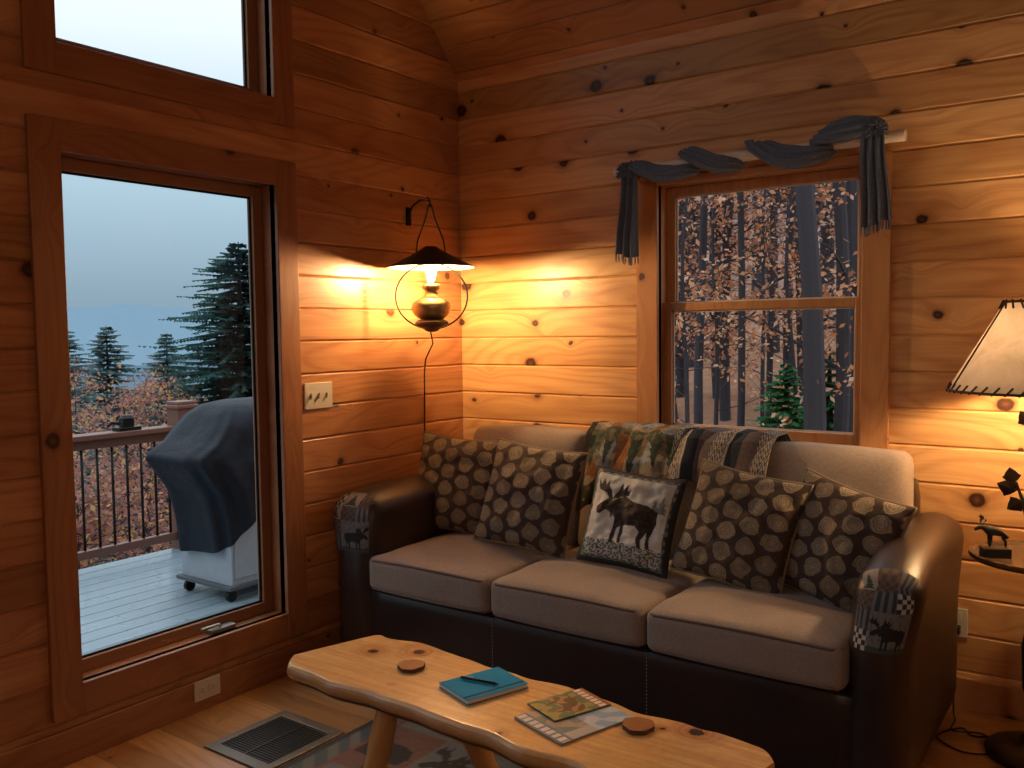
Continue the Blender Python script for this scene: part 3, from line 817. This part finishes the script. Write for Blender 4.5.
# ------------------------------------------------------------------ floor lamp with tray table
fl=empty('floor_lamp_with_tray_table');FX,FY=2.765,-.32
m_bronze=simple('dark_bronze',(.05,.032,.02),.4,.7)
TZ=.035
mb=MB();mb.lathe([(.150,.001),(.155,.02),(.14,.035),(.10,.045),(.05,.06),(.03,.09),(.018,.12),(.014,.2),(.014,.64+TZ),(.022,.65+TZ),(.022,.69+TZ),(.013,.70+TZ),(.013,1.30),(.02,1.31),(.02,1.35)],(FX,FY,0),32,0)
mb.obj('stand',[m_bronze],smooth=True,parent=fl,angle=40)
mb=MB();mb.lathe([(.02,.655),(.205,.655),(.215,.665),(.215,.677),(.205,.677),(.200,.668),(.02,.668)],(FX,FY,TZ),48,0);mb.obj('tray',[simple('tray_wood_top',(.10,.06,.035),.25)],smooth=True,parent=fl,angle=40)
mb=MB();mb.tube([(FX,FY,.16),(FX-.03,FY-.03,.25),(FX-.035,FY-.03,.4),(FX-.01,FY-.02,.55),(FX,FY,.66)],.009,8)
mb.tube([(FX,FY,.74),(FX-.03,FY-.03,.82),(FX-.05,FY-.03,.90),(FX-.07,FY-.03,.96)],[.010,.009,.007,.004],8)
mb.tube([(FX,FY,.9),(FX-.03,FY-.05,1.0),(FX-.04,FY-.05,1.12),(FX-.02,FY-.04,1.22)],[.009,.008,.006,.003],8)
def leaf(c,a,s,tilt):
    c=Vector(c);o=[(0,0),(.35,.22),(.6,.5),(.45,.62),(.3,.85),(0,1.15),(-.3,.85),(-.45,.62),(-.6,.5),(-.35,.22)]
    ca,sa=math.cos(a),math.sin(a)
    V=[c]+[c+Vector(((x*ca-y*sa)*s,tilt*(abs(x)*.5)*s-.002,(x*sa+y*ca)*s)) for x,y in o]
    mb.add(V,[(0,i+1,(i+1)%10+1) for i in range(10)])
    mb.add([v+Vector((0,.003,0)) for v in V],[(0,(i+1)%10+1,i+1) for i in range(10)])
for c,a,s in (((FX-.07,FY-.03,.93),1.2,.055),((FX-.08,FY-.03,.955),.2,.05),((FX-.05,FY-.035,.9),2.2,.05),((FX-.09,FY-.03,.93),-.6,.035),((FX-.03,FY-.05,1.16),.6,.05),((FX-.03,FY-.05,1.1),-1.1,.045)): leaf(c,a,s,.5)
mb.obj('branch_ornament',[m_bronze],smooth=False,parent=fl,recalc=False)
def parch():
    t=NT('parchment_shade');n=t.n;c=t.coord();nn=t.noise(c,7,5,.6,.5)
    col=t.ramp(nn,[(.3,(.50,.38,.27)),(.55,(.66,.53,.40)),(.75,(.40,.28,.18))])
    d=n.new('ShaderNodeBsdfDiffuse');tl=n.new('ShaderNodeBsdfTranslucent');t.l.new(col,d.inputs[0]);t.l.new(col,tl.inputs[0])
    mx=n.new('ShaderNodeMixShader');mx.inputs[0].default_value=.05;t.l.new(d.outputs[0],mx.inputs[1]);t.l.new(tl.outputs[0],mx.inputs[2]);t.l.new(mx.outputs[0],t.out.inputs[0]);return t.mat
SR0,SR1,SZ0,SZ1=.290,.12,1.275,1.575
mb=MB();mb.lathe([(SR0,SZ0),((SR0+SR1)/2,(SZ0+SZ1)/2),(SR1,SZ1)],(FX,FY,0),48,0,False)
mb.obj('parchment_shade',[parch()],smooth=True,parent=fl,recalc=False)
mb=MB()
for (R,z,n) in ((SR0,SZ0,44),(SR1,SZ1,24)):
    up=1 if z==SZ0 else -1
    for k in range(n):
        a=2*math.pi*k/n;a2=a+2*math.pi/n*.55;r2=R-(SR0-SR1)/(SZ1-SZ0)*.02*up
        mb.tube([((R+.004)*math.cos(a)+FX,(R+.004)*math.sin(a)+FY,z-.006*up),((r2+.005)*math.cos(a2)+FX,(r2+.005)*math.sin(a2)+FY,z+.022*up)],.0035,5)
    mb.tube([(R*math.cos(2*math.pi*k/48)+FX,R*math.sin(2*math.pi*k/48)+FY,z) for k in range(49)],.005,6,cap=False)
for k in range(6):
    a=2*math.pi*k/6+.45;mb.tube([((SR0+.003)*math.cos(a)+FX,(SR0+.003)*math.sin(a)+FY,SZ0),((SR1+.003)*math.cos(a)+FX,(SR1+.003)*math.sin(a)+FY,SZ1)],.003,5)
mb.obj('rawhide_lacing',[simple('rawhide_lace',(.06,.025,.012),.8)],parent=fl)
mb=MB()
for k in range(3):
    a=2*math.pi*k/3;mb.tube([(FX,FY,1.545),(FX+SR1*math.cos(a),FY+SR1*math.sin(a),1.57)],.0025,5)
mb.tube([(FX+.035,FY,1.33),(FX+.055,FY,1.42),(FX+.03,FY,1.53),(FX,FY,1.55),(FX-.03,FY,1.53),(FX-.055,FY,1.42),(FX-.035,FY,1.33)],.0025,5)
mb.obj('shade_spider',[m_bronze],parent=fl)
mb=MB();mb.lathe([(.012,1.35),(.02,1.37),(.032,1.40),(.034,1.43),(.022,1.455),(.005,1.465)],(FX,FY,0),16,0);mb.obj('bulb',[emis('warm_bulb_lamp',(1.0,.66,.33),560.0)],smooth=True,parent=fl)
mb=MB()
c=[(FX-.13,FY+.03,.03),(FX-.2,FY+.05,.008),(2.52,-.22,.006),(2.46,-.34,.006),(2.56,-.42,.006),(2.66,-.36,.010),(2.60,-.25,.014),(2.50,-.27,.012),(2.49,-.16,.008),(2.47,-.07,.02),(2.468,-.045,.15),(2.468,-.035,.30)]
def smooth_pts(c,n=6):
    V=[Vector(p) for p in c];out=[]
    for i in range(len(V)-1):
        p0=V[max(i-1,0)];p1=V[i];p2=V[i+1];p3=V[min(i+2,len(V)-1)]
        for k in range(n):
            t=k/n;out.append(.5*((2*p1)+(p2-p0)*t+(2*p0-5*p1+4*p2-p3)*t*t+(3*p1-p0-3*p2+p3)*t**3))
    out.append(V[-1]);return out
mb.tube(smooth_pts(c),.0035,6);mb.box(2.455,-.045,.30,2.481,-.0115,.33)
mb.obj('power_cord',[m_black],smooth=False,parent=fl)
# ------------------------------------------------------------------ moose figurine (skin)
def skin_obj(name,pts,edges,rad,mat,parent=None,levels=2,root=0):
    me=bpy.data.meshes.new(name);me.from_pydata(pts,edges,[]);me.materials.append(mat)
    o=bpy.data.objects.new(name,me);COL.objects.link(o)
    md=o.modifiers.new('skin','SKIN');md.use_smooth_shade=True
    sv=me.skin_vertices[0].data
    for i,r in enumerate(rad): sv[i].radius=(r,r)
    sv[root].use_root=True
    o.modifiers.new('ss','SUBSURF').levels=levels;o.modifiers['ss'].render_levels=levels
    if parent:o.parent=parent
    return o
mz=empty('moose_figurine');S=.085
def ms(x,y,z): return (x*S,y*S,z*S)
pts=[(.30,0,.66),(.0,0,.68),(-.25,0,.74),(-.42,0,.80),(-.56,0,.86),(-.72,0,.76),(-.82,0,.70),
 (-.22,.09,.52),(-.24,.10,.30),(-.22,.10,.05),(-.22,-.09,.52),(-.20,-.10,.30),(-.27,-.10,.05),
 (.34,.10,.50),(.30,.11,.34),(.40,.11,.26),(.38,.11,.05),(.34,-.10,.50),(.26,-.11,.34),(.35,-.11,.26),(.33,-.11,.05)]
ed=[(0,1),(1,2),(2,3),(3,4),(4,5),(5,6),(2,7),(7,8),(8,9),(2,10),(10,11),(11,12),(0,13),(13,14),(14,15),(15,16),(0,17),(17,18),(18,19),(19,20)]
rd=[.17,.19,.20,.14,.11,.08,.07,.08,.05,.04,.08,.05,.04,.10,.06,.05,.04,.10,.06,.05,.04]
m_fig=simple('cast_iron_black',(.015,.012,.010),.5,.2)
bd=skin_obj('body',[ms(*p) for p in pts],ed,[r*S for r in rd],m_fig,mz)
mb=MB()
for s in (-1,1):
    P=[(-.58,s*.04,.93),(-.55,s*.22,.98),(-.50,s*.36,1.14),(-.56,s*.42,1.20),(-.48,s*.30,1.22),(-.52,s*.34,1.32),(-.45,s*.22,1.22),(-.46,s*.20,1.30),(-.42,s*.14,1.14),(-.54,s*.12,1.0)]
    for dx in (0,.025): mb.add([ms(p[0]+dx,p[1],p[2]) for p in P],[(0,1,9),(1,2,8,9),(2,3,4),(2,4,6,8),(4,5,6),(6,7,8)])
an=mb.obj('antlers',[m_fig],parent=mz)
mb=MB();mb.box(-.045,-.024,0,.045,.024,.032);o=mb.obj('base',[m_fig],parent=mz,bevel=.003)
bd.location.z=.031;an.location.z=.031
mz.location=(FX-.125,FY-.06,.668+TZ);mz.rotation_euler=(0,0,math.radians(25))
# ------------------------------------------------------------------ exterior: deck, railing, grill
t=NT('wet_deck_boards');xyz=t.sep(t.coord());si=t.math('FLOOR',t.math('DIVIDE',xyz[0],.14));w=t.white(si)
g=t.noise(t.comb(t.math('MULTIPLY',xyz[0],40.0),t.math('MULTIPLY',xyz[1],2.0),si),1,4)
m_deck=t.fin(t.mix(g,(.17,.24,.28),(.30,.38,.43)),t.math('MULTIPLY_ADD',t.noise(t.coord(),3,3),.35,.12),0.0,.5)
mb=MB();x=-2.66
while x<-.16:
    mb.box(x,-6.4,-.07,x+.134,.14,-.045);x+=.14
mb.box(-2.68,-6.4,-.28,-2.64,.16,-.05);mb.box(-2.68,.14,-.28,-.14,.17,-.05)
mb.obj('deck',[m_deck],bevel=.003)
m_ced=simple('cedar_rail',(.17,.070,.045),.45,scale=8)
rl=empty('deck_railing')
mb=MB();mb.box(-2.67,-6.3,.815,-2.53,-.08,.85);mb.box(-2.62,-6.3,.75,-2.58,-.08,.815);mb.box(-2.625,-6.3,.03,-2.575,-.08,.085)
mb.box(-2.52,-.08,.815,-.16,.06,.85);mb.box(-2.52,-.03,.03,-.16,.02,.085)
mb.obj('rails',[m_ced],bevel=.005,parent=rl)
mb=MB()
for yy in (0,-2.1,-4.2,-6.2):
    mb.box(-2.67,yy-.07,-.045,-2.53,yy+.07,.97);mb.box(-2.69,yy-.09,.97,-2.51,yy+.09,.995);mb.box(-2.67,yy-.07,.995,-2.53,yy+.07,1.02)
mb.obj('posts',[m_ced],bevel=.005,parent=rl)
mb=MB();yy=-6.1
while yy<-.1:
    mb.tube([(-2.6,yy,.08),(-2.6,yy,.78)],.009,8);yy+=.105
xx=-2.45
while xx<-.2:
    mb.tube([(xx,-.005,.08),(xx,-.005,.82)],.009,8);xx+=.105
mb.obj('balusters',[m_black],smooth=True,parent=rl)
mb=MB();mb.box(-2.65,-.50,.8505,-2.55,-.34,.875);mb.box(-2.63,-.46,.875,-2.57,-.38,.93);mb.tube([(-2.6,-.42,.93),(-2.6,-.42,.955)],[.05,.03],12);mb.tube([(-2.6,-.47,.90),(-2.6,-.53,.91),(-2.6,-.56,.885)],.012,8)
mb.obj('solar_rail_light',[m_black],bevel=.004)
gr=empty('covered_gas_grill');GC=(-1.42,-.30)
def covermat():
    t=NT('vinyl_grill_cover');n=t.noise(t.coord(),7,4)
    t.bump(t.noise(t.coord(),9,3),.4,.03);return t.fin(t.mix(n,(.004,.007,.012),(.014,.020,.030)),.6,0.0,.22)
mb=MB()
lv=[(.46,.40,.29,0),(.56,.42,.30,0),(.66,.46,.31,0),(.76,.55,.32,0),(.83,.60,.32,0),(.865,.59,.31,0),(.92,.49,.31,0),(.99,.42,.30,.0),(1.07,.36,.26,.01),(1.125,.30,.18,.02),(1.15,.20,.08,.02)]
n=96;vs=[]
for li,(z,hy,hx,sx) in enumerate(lv):
    for k in range(n):
        a=2*math.pi*k/n;c_,s_=math.cos(a),math.sin(a);p=.42
        X_=hx*abs(c_)**p*(1 if c_>0 else -1);Y_=hy*abs(s_)**p*(1 if s_>0 else -1)
        dr=max(0,1-li/5)
        fold=.035*math.sin(a*13+li*.35)*dr+.035*nz(c_*3,s_*3,z*4)
        hem=-.22*max(0,-s_)**3*(1 if li==0 else (.6 if li==1 else .2 if li==2 else 0))+(.04*math.sin(a*4+1) if li==0 else 0)
        vs.append((GC[0]+X_*(1+fold*2)+sx,GC[1]+Y_*(1+fold),z-.045+hem))
fs=[]
for i in range(len(lv)-1):
    for k in range(n):
        a=i*n+k;b=i*n+(k+1)%n;fs.append((a,b,b+n,a+n))
fs.append(tuple((len(lv)-1)*n+k for k in range(n)))
mb.add(vs,fs);mb.obj('vinyl_cover',[covermat()],smooth=True,parent=gr)
m_cab=simple('grill_cabinet_grey',(.32,.36,.40),.4)
mb=MB();mb.box(GC[0]-.24,GC[1]-.36,.045,GC[0]+.24,GC[1]+.36,.70,0);mb.box(GC[0]+.24,GC[1]-.34,.09,GC[0]+.25,GC[1]-.005,.68,0);mb.box(GC[0]+.24,GC[1]+.005,.09,GC[0]+.25,GC[1]+.34,.68,0)
mb.box(GC[0]-.26,GC[1]-.39,.03,GC[0]+.26,GC[1]+.39,.055,1)
mb.obj('cabinet',[m_cab,simple('grill_base_dark',(.08,.09,.10),.5)],bevel=.006,parent=gr)
mb=MB()
for a in (-.2,.2):
    for b in (-.34,.34):
        mb.tube([(GC[0]+a-.012,GC[1]+b,-.012),(GC[0]+a+.012,GC[1]+b,-.012)],.033,16);mb.box(GC[0]+a-.018,GC[1]+b-.012,0,GC[0]+a+.018,GC[1]+b+.012,.035)
mb.obj('casters',[m_black],parent=gr)
# ------------------------------------------------------------------ landscape
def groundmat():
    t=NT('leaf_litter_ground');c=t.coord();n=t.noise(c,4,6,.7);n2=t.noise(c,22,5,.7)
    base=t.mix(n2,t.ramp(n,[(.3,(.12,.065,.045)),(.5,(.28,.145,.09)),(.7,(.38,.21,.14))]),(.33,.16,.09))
    far=t.mix(t.noise(c,.6,6,.7),(.15,.115,.12),(.46,.39,.42))  # mauve distance haze, mixed into the litter colour up the hillside
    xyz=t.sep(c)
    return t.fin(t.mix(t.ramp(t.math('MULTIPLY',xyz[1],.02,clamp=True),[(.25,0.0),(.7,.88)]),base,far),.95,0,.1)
def gz(x,y):
    z=-1.2
    if x<-4: z+=-(abs(x+4))*.36*(1 if y<6 else max(0,1-(y-6)/14) if x>-14 else 1)
    if y>0: z+= (max(0,y-2)*.23+max(0,y-20)*.07)*(1 if x>-14 else max(0,1-(-14-x)/14))
    return z+.25*nz(x*.25,y*.25)
mb=MB()
def gf(u,v):
    x=-75+110*u**.8;y=-40+92*v;return (x,y,max(gz(x,y),-16))
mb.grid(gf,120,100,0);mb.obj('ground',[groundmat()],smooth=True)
def hazemat(name,c):  # aerial haze is put into the flat ridge colour
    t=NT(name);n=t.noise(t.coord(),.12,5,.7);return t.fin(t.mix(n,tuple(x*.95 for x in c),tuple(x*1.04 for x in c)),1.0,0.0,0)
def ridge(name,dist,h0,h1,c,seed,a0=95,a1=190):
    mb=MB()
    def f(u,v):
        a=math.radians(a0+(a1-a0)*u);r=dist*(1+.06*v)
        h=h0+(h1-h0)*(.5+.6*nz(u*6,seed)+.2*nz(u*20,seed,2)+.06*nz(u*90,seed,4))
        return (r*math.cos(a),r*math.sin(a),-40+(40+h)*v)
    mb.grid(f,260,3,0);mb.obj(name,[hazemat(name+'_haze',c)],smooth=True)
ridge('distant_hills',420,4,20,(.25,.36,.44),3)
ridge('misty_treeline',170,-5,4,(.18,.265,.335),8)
def leafmats(prefix,cols):
    r=[]
    for i,c in enumerate(cols):
        t=NT(prefix+'_%d'%i);n=t.n
        d=n.new('ShaderNodeBsdfDiffuse');tl=n.new('ShaderNodeBsdfTranslucent');cc=t.mix(t.noise(t.coord(),6,2),tuple(x*.75 for x in c),tuple(min(1,x*1.2) for x in c))
        t.l.new(cc,d.inputs[0]);t.l.new(cc,tl.inputs[0]);mx=n.new('ShaderNodeMixShader');mx.inputs[0].default_value=.45
        t.l.new(d.outputs[0],mx.inputs[1]);t.l.new(tl.outputs[0],mx.inputs[2]);t.l.new(mx.outputs[0],t.out.inputs[0]);r.append(t.mat)
    return r
m_tr=simple('bark_trunk',(.036,.032,.038),.9,scale=14,bump=.6)
RG=random.Random(11)
def leafquad(mb,c,s,mi,R=RG):
    n=Vector((R.gauss(0,1),R.gauss(0,1),R.gauss(0,1)+.6)).normalized();x=n.orthogonal().normalized();x=Matrix.Rotation(R.uniform(0,6.28),3,n)@x;y=n.cross(x)
    c=Vector(c);mb.add([c-x*s,c-y*s*.55,c+x*s,c+y*s*.55],[(0,1,2,3)],mi)
def dtree(name,x,y,h,r,mats,nb,nl,ls,lean=(0,0),crown=.2,spread=1.6,zoff=None):
    z0=gz(x,y)-.2 if zoff is None else zoff;mb=MB();R=RG
    N=10;tr=[]
    for i in range(N):
        t=i/(N-1);tr.append(Vector((x+lean[0]*t*h+.12*nz(t*3,x),y+lean[1]*t*h+.12*nz(t*3,y,5),z0+h*t)))
    mb.tube(tr,[r*(1-.75*i/(N-1)) for i in range(N)],9,0)
    for b in range(nb):
        t=crown+(1-crown)*R.random();i=min(int(t*(N-1)),N-2);p=tr[i].lerp(tr[i+1],t*(N-1)-i)
        a=R.uniform(0,6.28);L=spread*(.45+.6*R.random())*(1.15-.6*t);el=R.uniform(.05,.6)
        d=Vector((math.cos(a)*math.cos(el),math.sin(a)*math.cos(el),math.sin(el)))
        pts=[p]
        for k in range(4):
            d=(d+Vector((R.gauss(0,.16),R.gauss(0,.16),R.gauss(0,.10)))).normalized();pts.append(pts[-1]+d*L/4)
        br=min(r*.28*(1-.5*t),.028);mb.tube(pts,[br,br*.75,br*.5,br*.3,br*.15],5,0)
        for q in range(2):
            k=R.randint(1,3);dd=(d+Vector((R.gauss(0,.6),R.gauss(0,.6),R.gauss(0,.3)))).normalized()
            mb.tube([pts[k],pts[k]+dd*L*.2,pts[k]+dd*L*.38+Vector((0,0,.03))],[br*.4,br*.25,br*.1],4,0)
            for _ in range(nl//2):
                s=R.random();c=pts[k]+dd*L*.4*s+Vector((R.gauss(0,.10),R.gauss(0,.10),R.gauss(0,.05)))
                leafquad(mb,c,ls*(.6+.7*R.random()),1+R.randrange(len(mats)))
        for _ in range(nl):
            s=.25+.75*R.random();k=min(int(s*4),3);c=pts[k].lerp(pts[k+1],s*4-k)+Vector((R.gauss(0,.13),R.gauss(0,.13),R.gauss(0,.06)))
            leafquad(mb,c,ls*(.6+.7*R.random()),1+R.randrange(len(mats)))
    return mb.obj(name,[m_tr]+mats,recalc=False)
beech=leafmats('beech_leaf',[(.62,.27,.12),(.78,.40,.21),(.48,.20,.11),(.84,.54,.36),(.42,.19,.12)])
beechf=leafmats('far_beech_leaf',[(.42,.235,.17),(.49,.30,.23),(.33,.20,.16),(.54,.40,.36)])  # leaf colours faded with distance haze
def bx(k,y): return 3.05-(3.8+y)*k
spec=[(.270,6.5,12,.13,(.01,0)),(.305,9,13,.18,(-.035,0)),(.405,8,11,.08,(0,0)),(.445,11,13,.14,(0,0)),(.35,12,13,.12,(.01,0)),(.37,16,14,.16,(0,0)),(.29,17,14,.17,(-.01,0)),(.42,19,14,.16,(0,0)),(.325,21,14,.16,(0,0)),(.46,17,14,.16,(0,0)),(.48,8,11,.09,(0,0)),(.24,12,12,.14,(0,0)),(.385,25,15,.18,(0,0)),(.30,26,15,.18,(0,0)),(.44,27,15,.18,(0,0)),(.34,31,14,.18,(0,0)),(.41,32,14,.18,(0,0)),(.27,31,14,.18,(0,0)),(.47,33,14,.18,(0,0))]
for i,(k,yy,h,r,ln) in enumerate(spec):
    near=yy<13
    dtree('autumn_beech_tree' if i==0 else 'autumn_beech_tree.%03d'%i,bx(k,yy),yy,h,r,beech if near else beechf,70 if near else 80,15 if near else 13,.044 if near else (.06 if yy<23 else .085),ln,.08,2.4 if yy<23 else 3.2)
for i,(k,yy) in enumerate([(.455,4.6),(.42,6.0),(.33,5.6),(.36,7.0),(.47,7.5),(.31,8.0),(.44,8.5)]):
    dtree('beech_sapling' if i==0 else 'beech_sapling.%03d'%i,bx(k,yy),yy,5.5,.03,beech,44,16,.036,(.01,0),.15,1.3)
# dark foreground trunks standing clear of the foliage
for i,(k,yy,r,ln) in enumerate([(.300,4.8,.115,-.030),(.276,6.0,.085,.0),(.388,5.6,.045,.006),(.437,6.4,.060,-.004),(.352,6.6,.040,.012),(.415,9,.09,0),(.33,10,.08,-.01),(.465,9,.09,.01)]):
    dtree('bare_beech_trunk' if i==0 else 'bare_beech_trunk.%03d'%i,bx(k,yy),yy,11,r,beech,10,6,.04,(ln,0),.35,1.4)
conf=leafmats('spruce_needles',[(.045,.105,.095),(.065,.14,.125),(.03,.075,.07)])
confh=leafmats('hazy_spruce_needles',[(.10,.175,.175),(.13,.21,.205)])  # paler needles, the haze of distance is in their colour
fir=leafmats('fir_needles',[(.05,.18,.07),(.08,.25,.10)])
def spruce(name,x,y,zt,h,rad,mats,lev=44,nb=11,nt=12,sz=1.0,pw=.85):
    mb=MB();R=RG;z0=zt-h
    mb.tube([(x,y,z0),(x,y,z0+h*.5),(x,y,zt)],[.05*rad+.06,.04*rad+.03,.01],7,0)
    for l in range(lev):
        t=(l+.5)/lev;z=zt-h*t**1.05
        if z<z0+.1:continue
        rr=rad*t**pw*(.85+.3*R.random())
        for b in range(max(5,int(nb*(.5+t)))):
            a=R.uniform(0,6.28);r1=rr*(.6+.55*R.random());d=Vector((math.cos(a),math.sin(a),-.22+.3*R.random()));sd=Vector((-math.sin(a),math.cos(a),0))
            base=Vector((x,y,z))
            for q in range(nt):
                s=(q+1)/nt;p=base+d*r1*s;w=(.16+.14*R.random())*sz*(1.15-.7*s)*(.5+.5*t)*1.2
                tip=p+d*w*.9
                for sg in (-1,1):
                    e_=p+sd*sg*w+d*w*.5+Vector((0,0,-w*.35-R.random()*w*.4))
                    mb.add([p-d*w*.25,e_,tip],[(0,1,2)],1+R.randrange(len(mats)))
    return mb.obj(name,[m_tr]+mats,recalc=False)
spruce('spruce_tree',-12.0,7.75,3.35,11,4.6,conf,90,24,20,.80,.66)
spruce('spruce_tree.001',bx(.33,5.5)-.0,5.4,1.15,2.6,1.25,fir,36,15,14,.42)
spruce('spruce_tree.002',bx(.275,7.0),6.6,1.25,3.0,1.3,fir,32,14,12,.44)
for i,(x,y,zt,h,r) in enumerate([(-33,9.5,3.9,14,4.6),(-31,12.0,3.9,13,4.6),(-36,6.5,3.3,13,4.4),(-38,14,2.8,13,4.2),(-28,10.6,2.3,11,3.8),(-40,21,2.0,12,4.0),(-44,27,1.6,12,4.0),(-30,8.0,2.8,12,4.0),(-34,11,3.6,13,4.2),(-37,17,2.3,12,4.0)]):
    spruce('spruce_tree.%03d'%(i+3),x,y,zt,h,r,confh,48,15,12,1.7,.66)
brush=leafmats('brush_leaf',[(.38,.18,.15),(.46,.25,.20),(.30,.16,.145),(.56,.35,.16)])
for i,(x,y,h,s) in enumerate([(-14,.8,5.2,2.2),(-13,3.2,5.1,2.0),(-16,5.2,5.6,2.2),(-11,1.8,3.9,2.0),(-10,-.5,3.5,1.8),(-9.5,3.6,3.5,1.8),(-17,2.5,6.1,2.4),(-8,1.2,2.6,1.6),(-7.5,2.8,2.6,1.6),(-12,5.6,4.0,1.9),(-19,8,6.0,2.4),(-7,-.8,2.4,1.5),(-9,.4,2.9,1.7),(-11,-.8,3.6,1.9),(-6,1.0,1.9,1.3),(-10,2.2,3.3,1.8)]):
    zz=-1.2-(abs(x+4))*.36+max(0,y-2)*.23+.25*nz(x*.25,y*.25)-.2
    dtree('autumn_brush_tree' if i==0 else 'autumn_brush_tree.%03d'%i,x,y,h,.04,brush,70,20,.040,(0,0),.12,s,zoff=zz)
# ------------------------------------------------------------------ world
W=bpy.data.worlds.new('overcast_dusk_sky');SC.world=W;W.use_nodes=True
nt=W.node_tree;bg=nt.nodes['Background'];tc=nt.nodes.new('ShaderNodeTexCoord');sp=nt.nodes.new('ShaderNodeSeparateXYZ');rp=nt.nodes.new('ShaderNodeValToRGB')
nt.links.new(tc.outputs['Generated'],sp.inputs[0]);nt.links.new(sp.outputs[2],rp.inputs[0]);nt.links.new(rp.outputs[0],bg.inputs[0])
el=rp.color_ramp.elements
st=[(0.0,(.25,.36,.45)),(.045,(.29,.42,.52)),(.10,(.38,.54,.66)),(.19,(.54,.74,.86)),(.30,(.92,1.03,1.10)),(.6,(1.5,1.7,1.9)),(1.0,(1.9,2.15,2.4))]
while len(el)<len(st): el.new(.5)
for i,(p,c) in enumerate(st): el[i].position=p;el[i].color=(*c,1)
bg.inputs[1].default_value=1.0
def portal(name,loc,rot,sx,sy):
    L=bpy.data.lights.new(name,'AREA');L.shape='RECTANGLE';L.size=sx;L.size_y=sy;L.cycles.is_portal=True
    o=bpy.data.objects.new(name,L);COL.objects.link(o);o.location=loc;o.rotation_euler=rot
for i,o in enumerate(LW):
    portal('sky_portal_%d'%i,(-.16,(o[0]+o[1])/2,(o[2]+o[3])/2),(0,-math.pi/2,0),o[3]-o[2],o[1]-o[0])
portal('sky_portal_back',((BWIN[0]+BWIN[1])/2,.15,(BWIN[2]+BWIN[3])/2),(-math.pi/2,0,0),BWIN[1]-BWIN[0],BWIN[3]-BWIN[2])
def plamp(name,loc,p,col,r=.12):
    L=bpy.data.lights.new(name,'POINT');L.energy=p;L.color=col;L.shadow_soft_size=r
    o=bpy.data.objects.new(name,L);COL.objects.link(o);o.location=loc
plamp('unseen_room_fill',(4.6,-4.9,2.3),44,(1.0,.82,.64),.25)  # added point light out of view, warm fill for the room
# ------------------------------------------------------------------ camera
f=890.;th=math.atan(638/f);pit=math.atan(54/f);roll=.012
F0=Vector((-math.sin(th),math.cos(th),0));R0=Vector((math.cos(th),math.sin(th),0));U0=Vector((0,0,1))
Fv=F0*math.cos(pit)-U0*math.sin(pit);Uv=U0*math.cos(pit)+F0*math.sin(pit)
R_=R0*math.cos(roll)-Uv*math.sin(roll);U_=Uv*math.cos(roll)+R0*math.sin(roll)
cam=bpy.data.cameras.new('camera');co=bpy.data.objects.new('camera',cam);COL.objects.link(co)
cam.sensor_width=36;cam.lens=f/1024*36;cam.clip_start=.05;cam.clip_end=2000
M=Matrix.Identity(4)
for i in range(3): M[i][0]=R_[i];M[i][1]=U_[i];M[i][2]=-Fv[i]
M.translation=Vector((3.0532,-3.7956,1.5));co.matrix_world=M
SC.camera=co
SC.view_settings.view_transform='Standard'
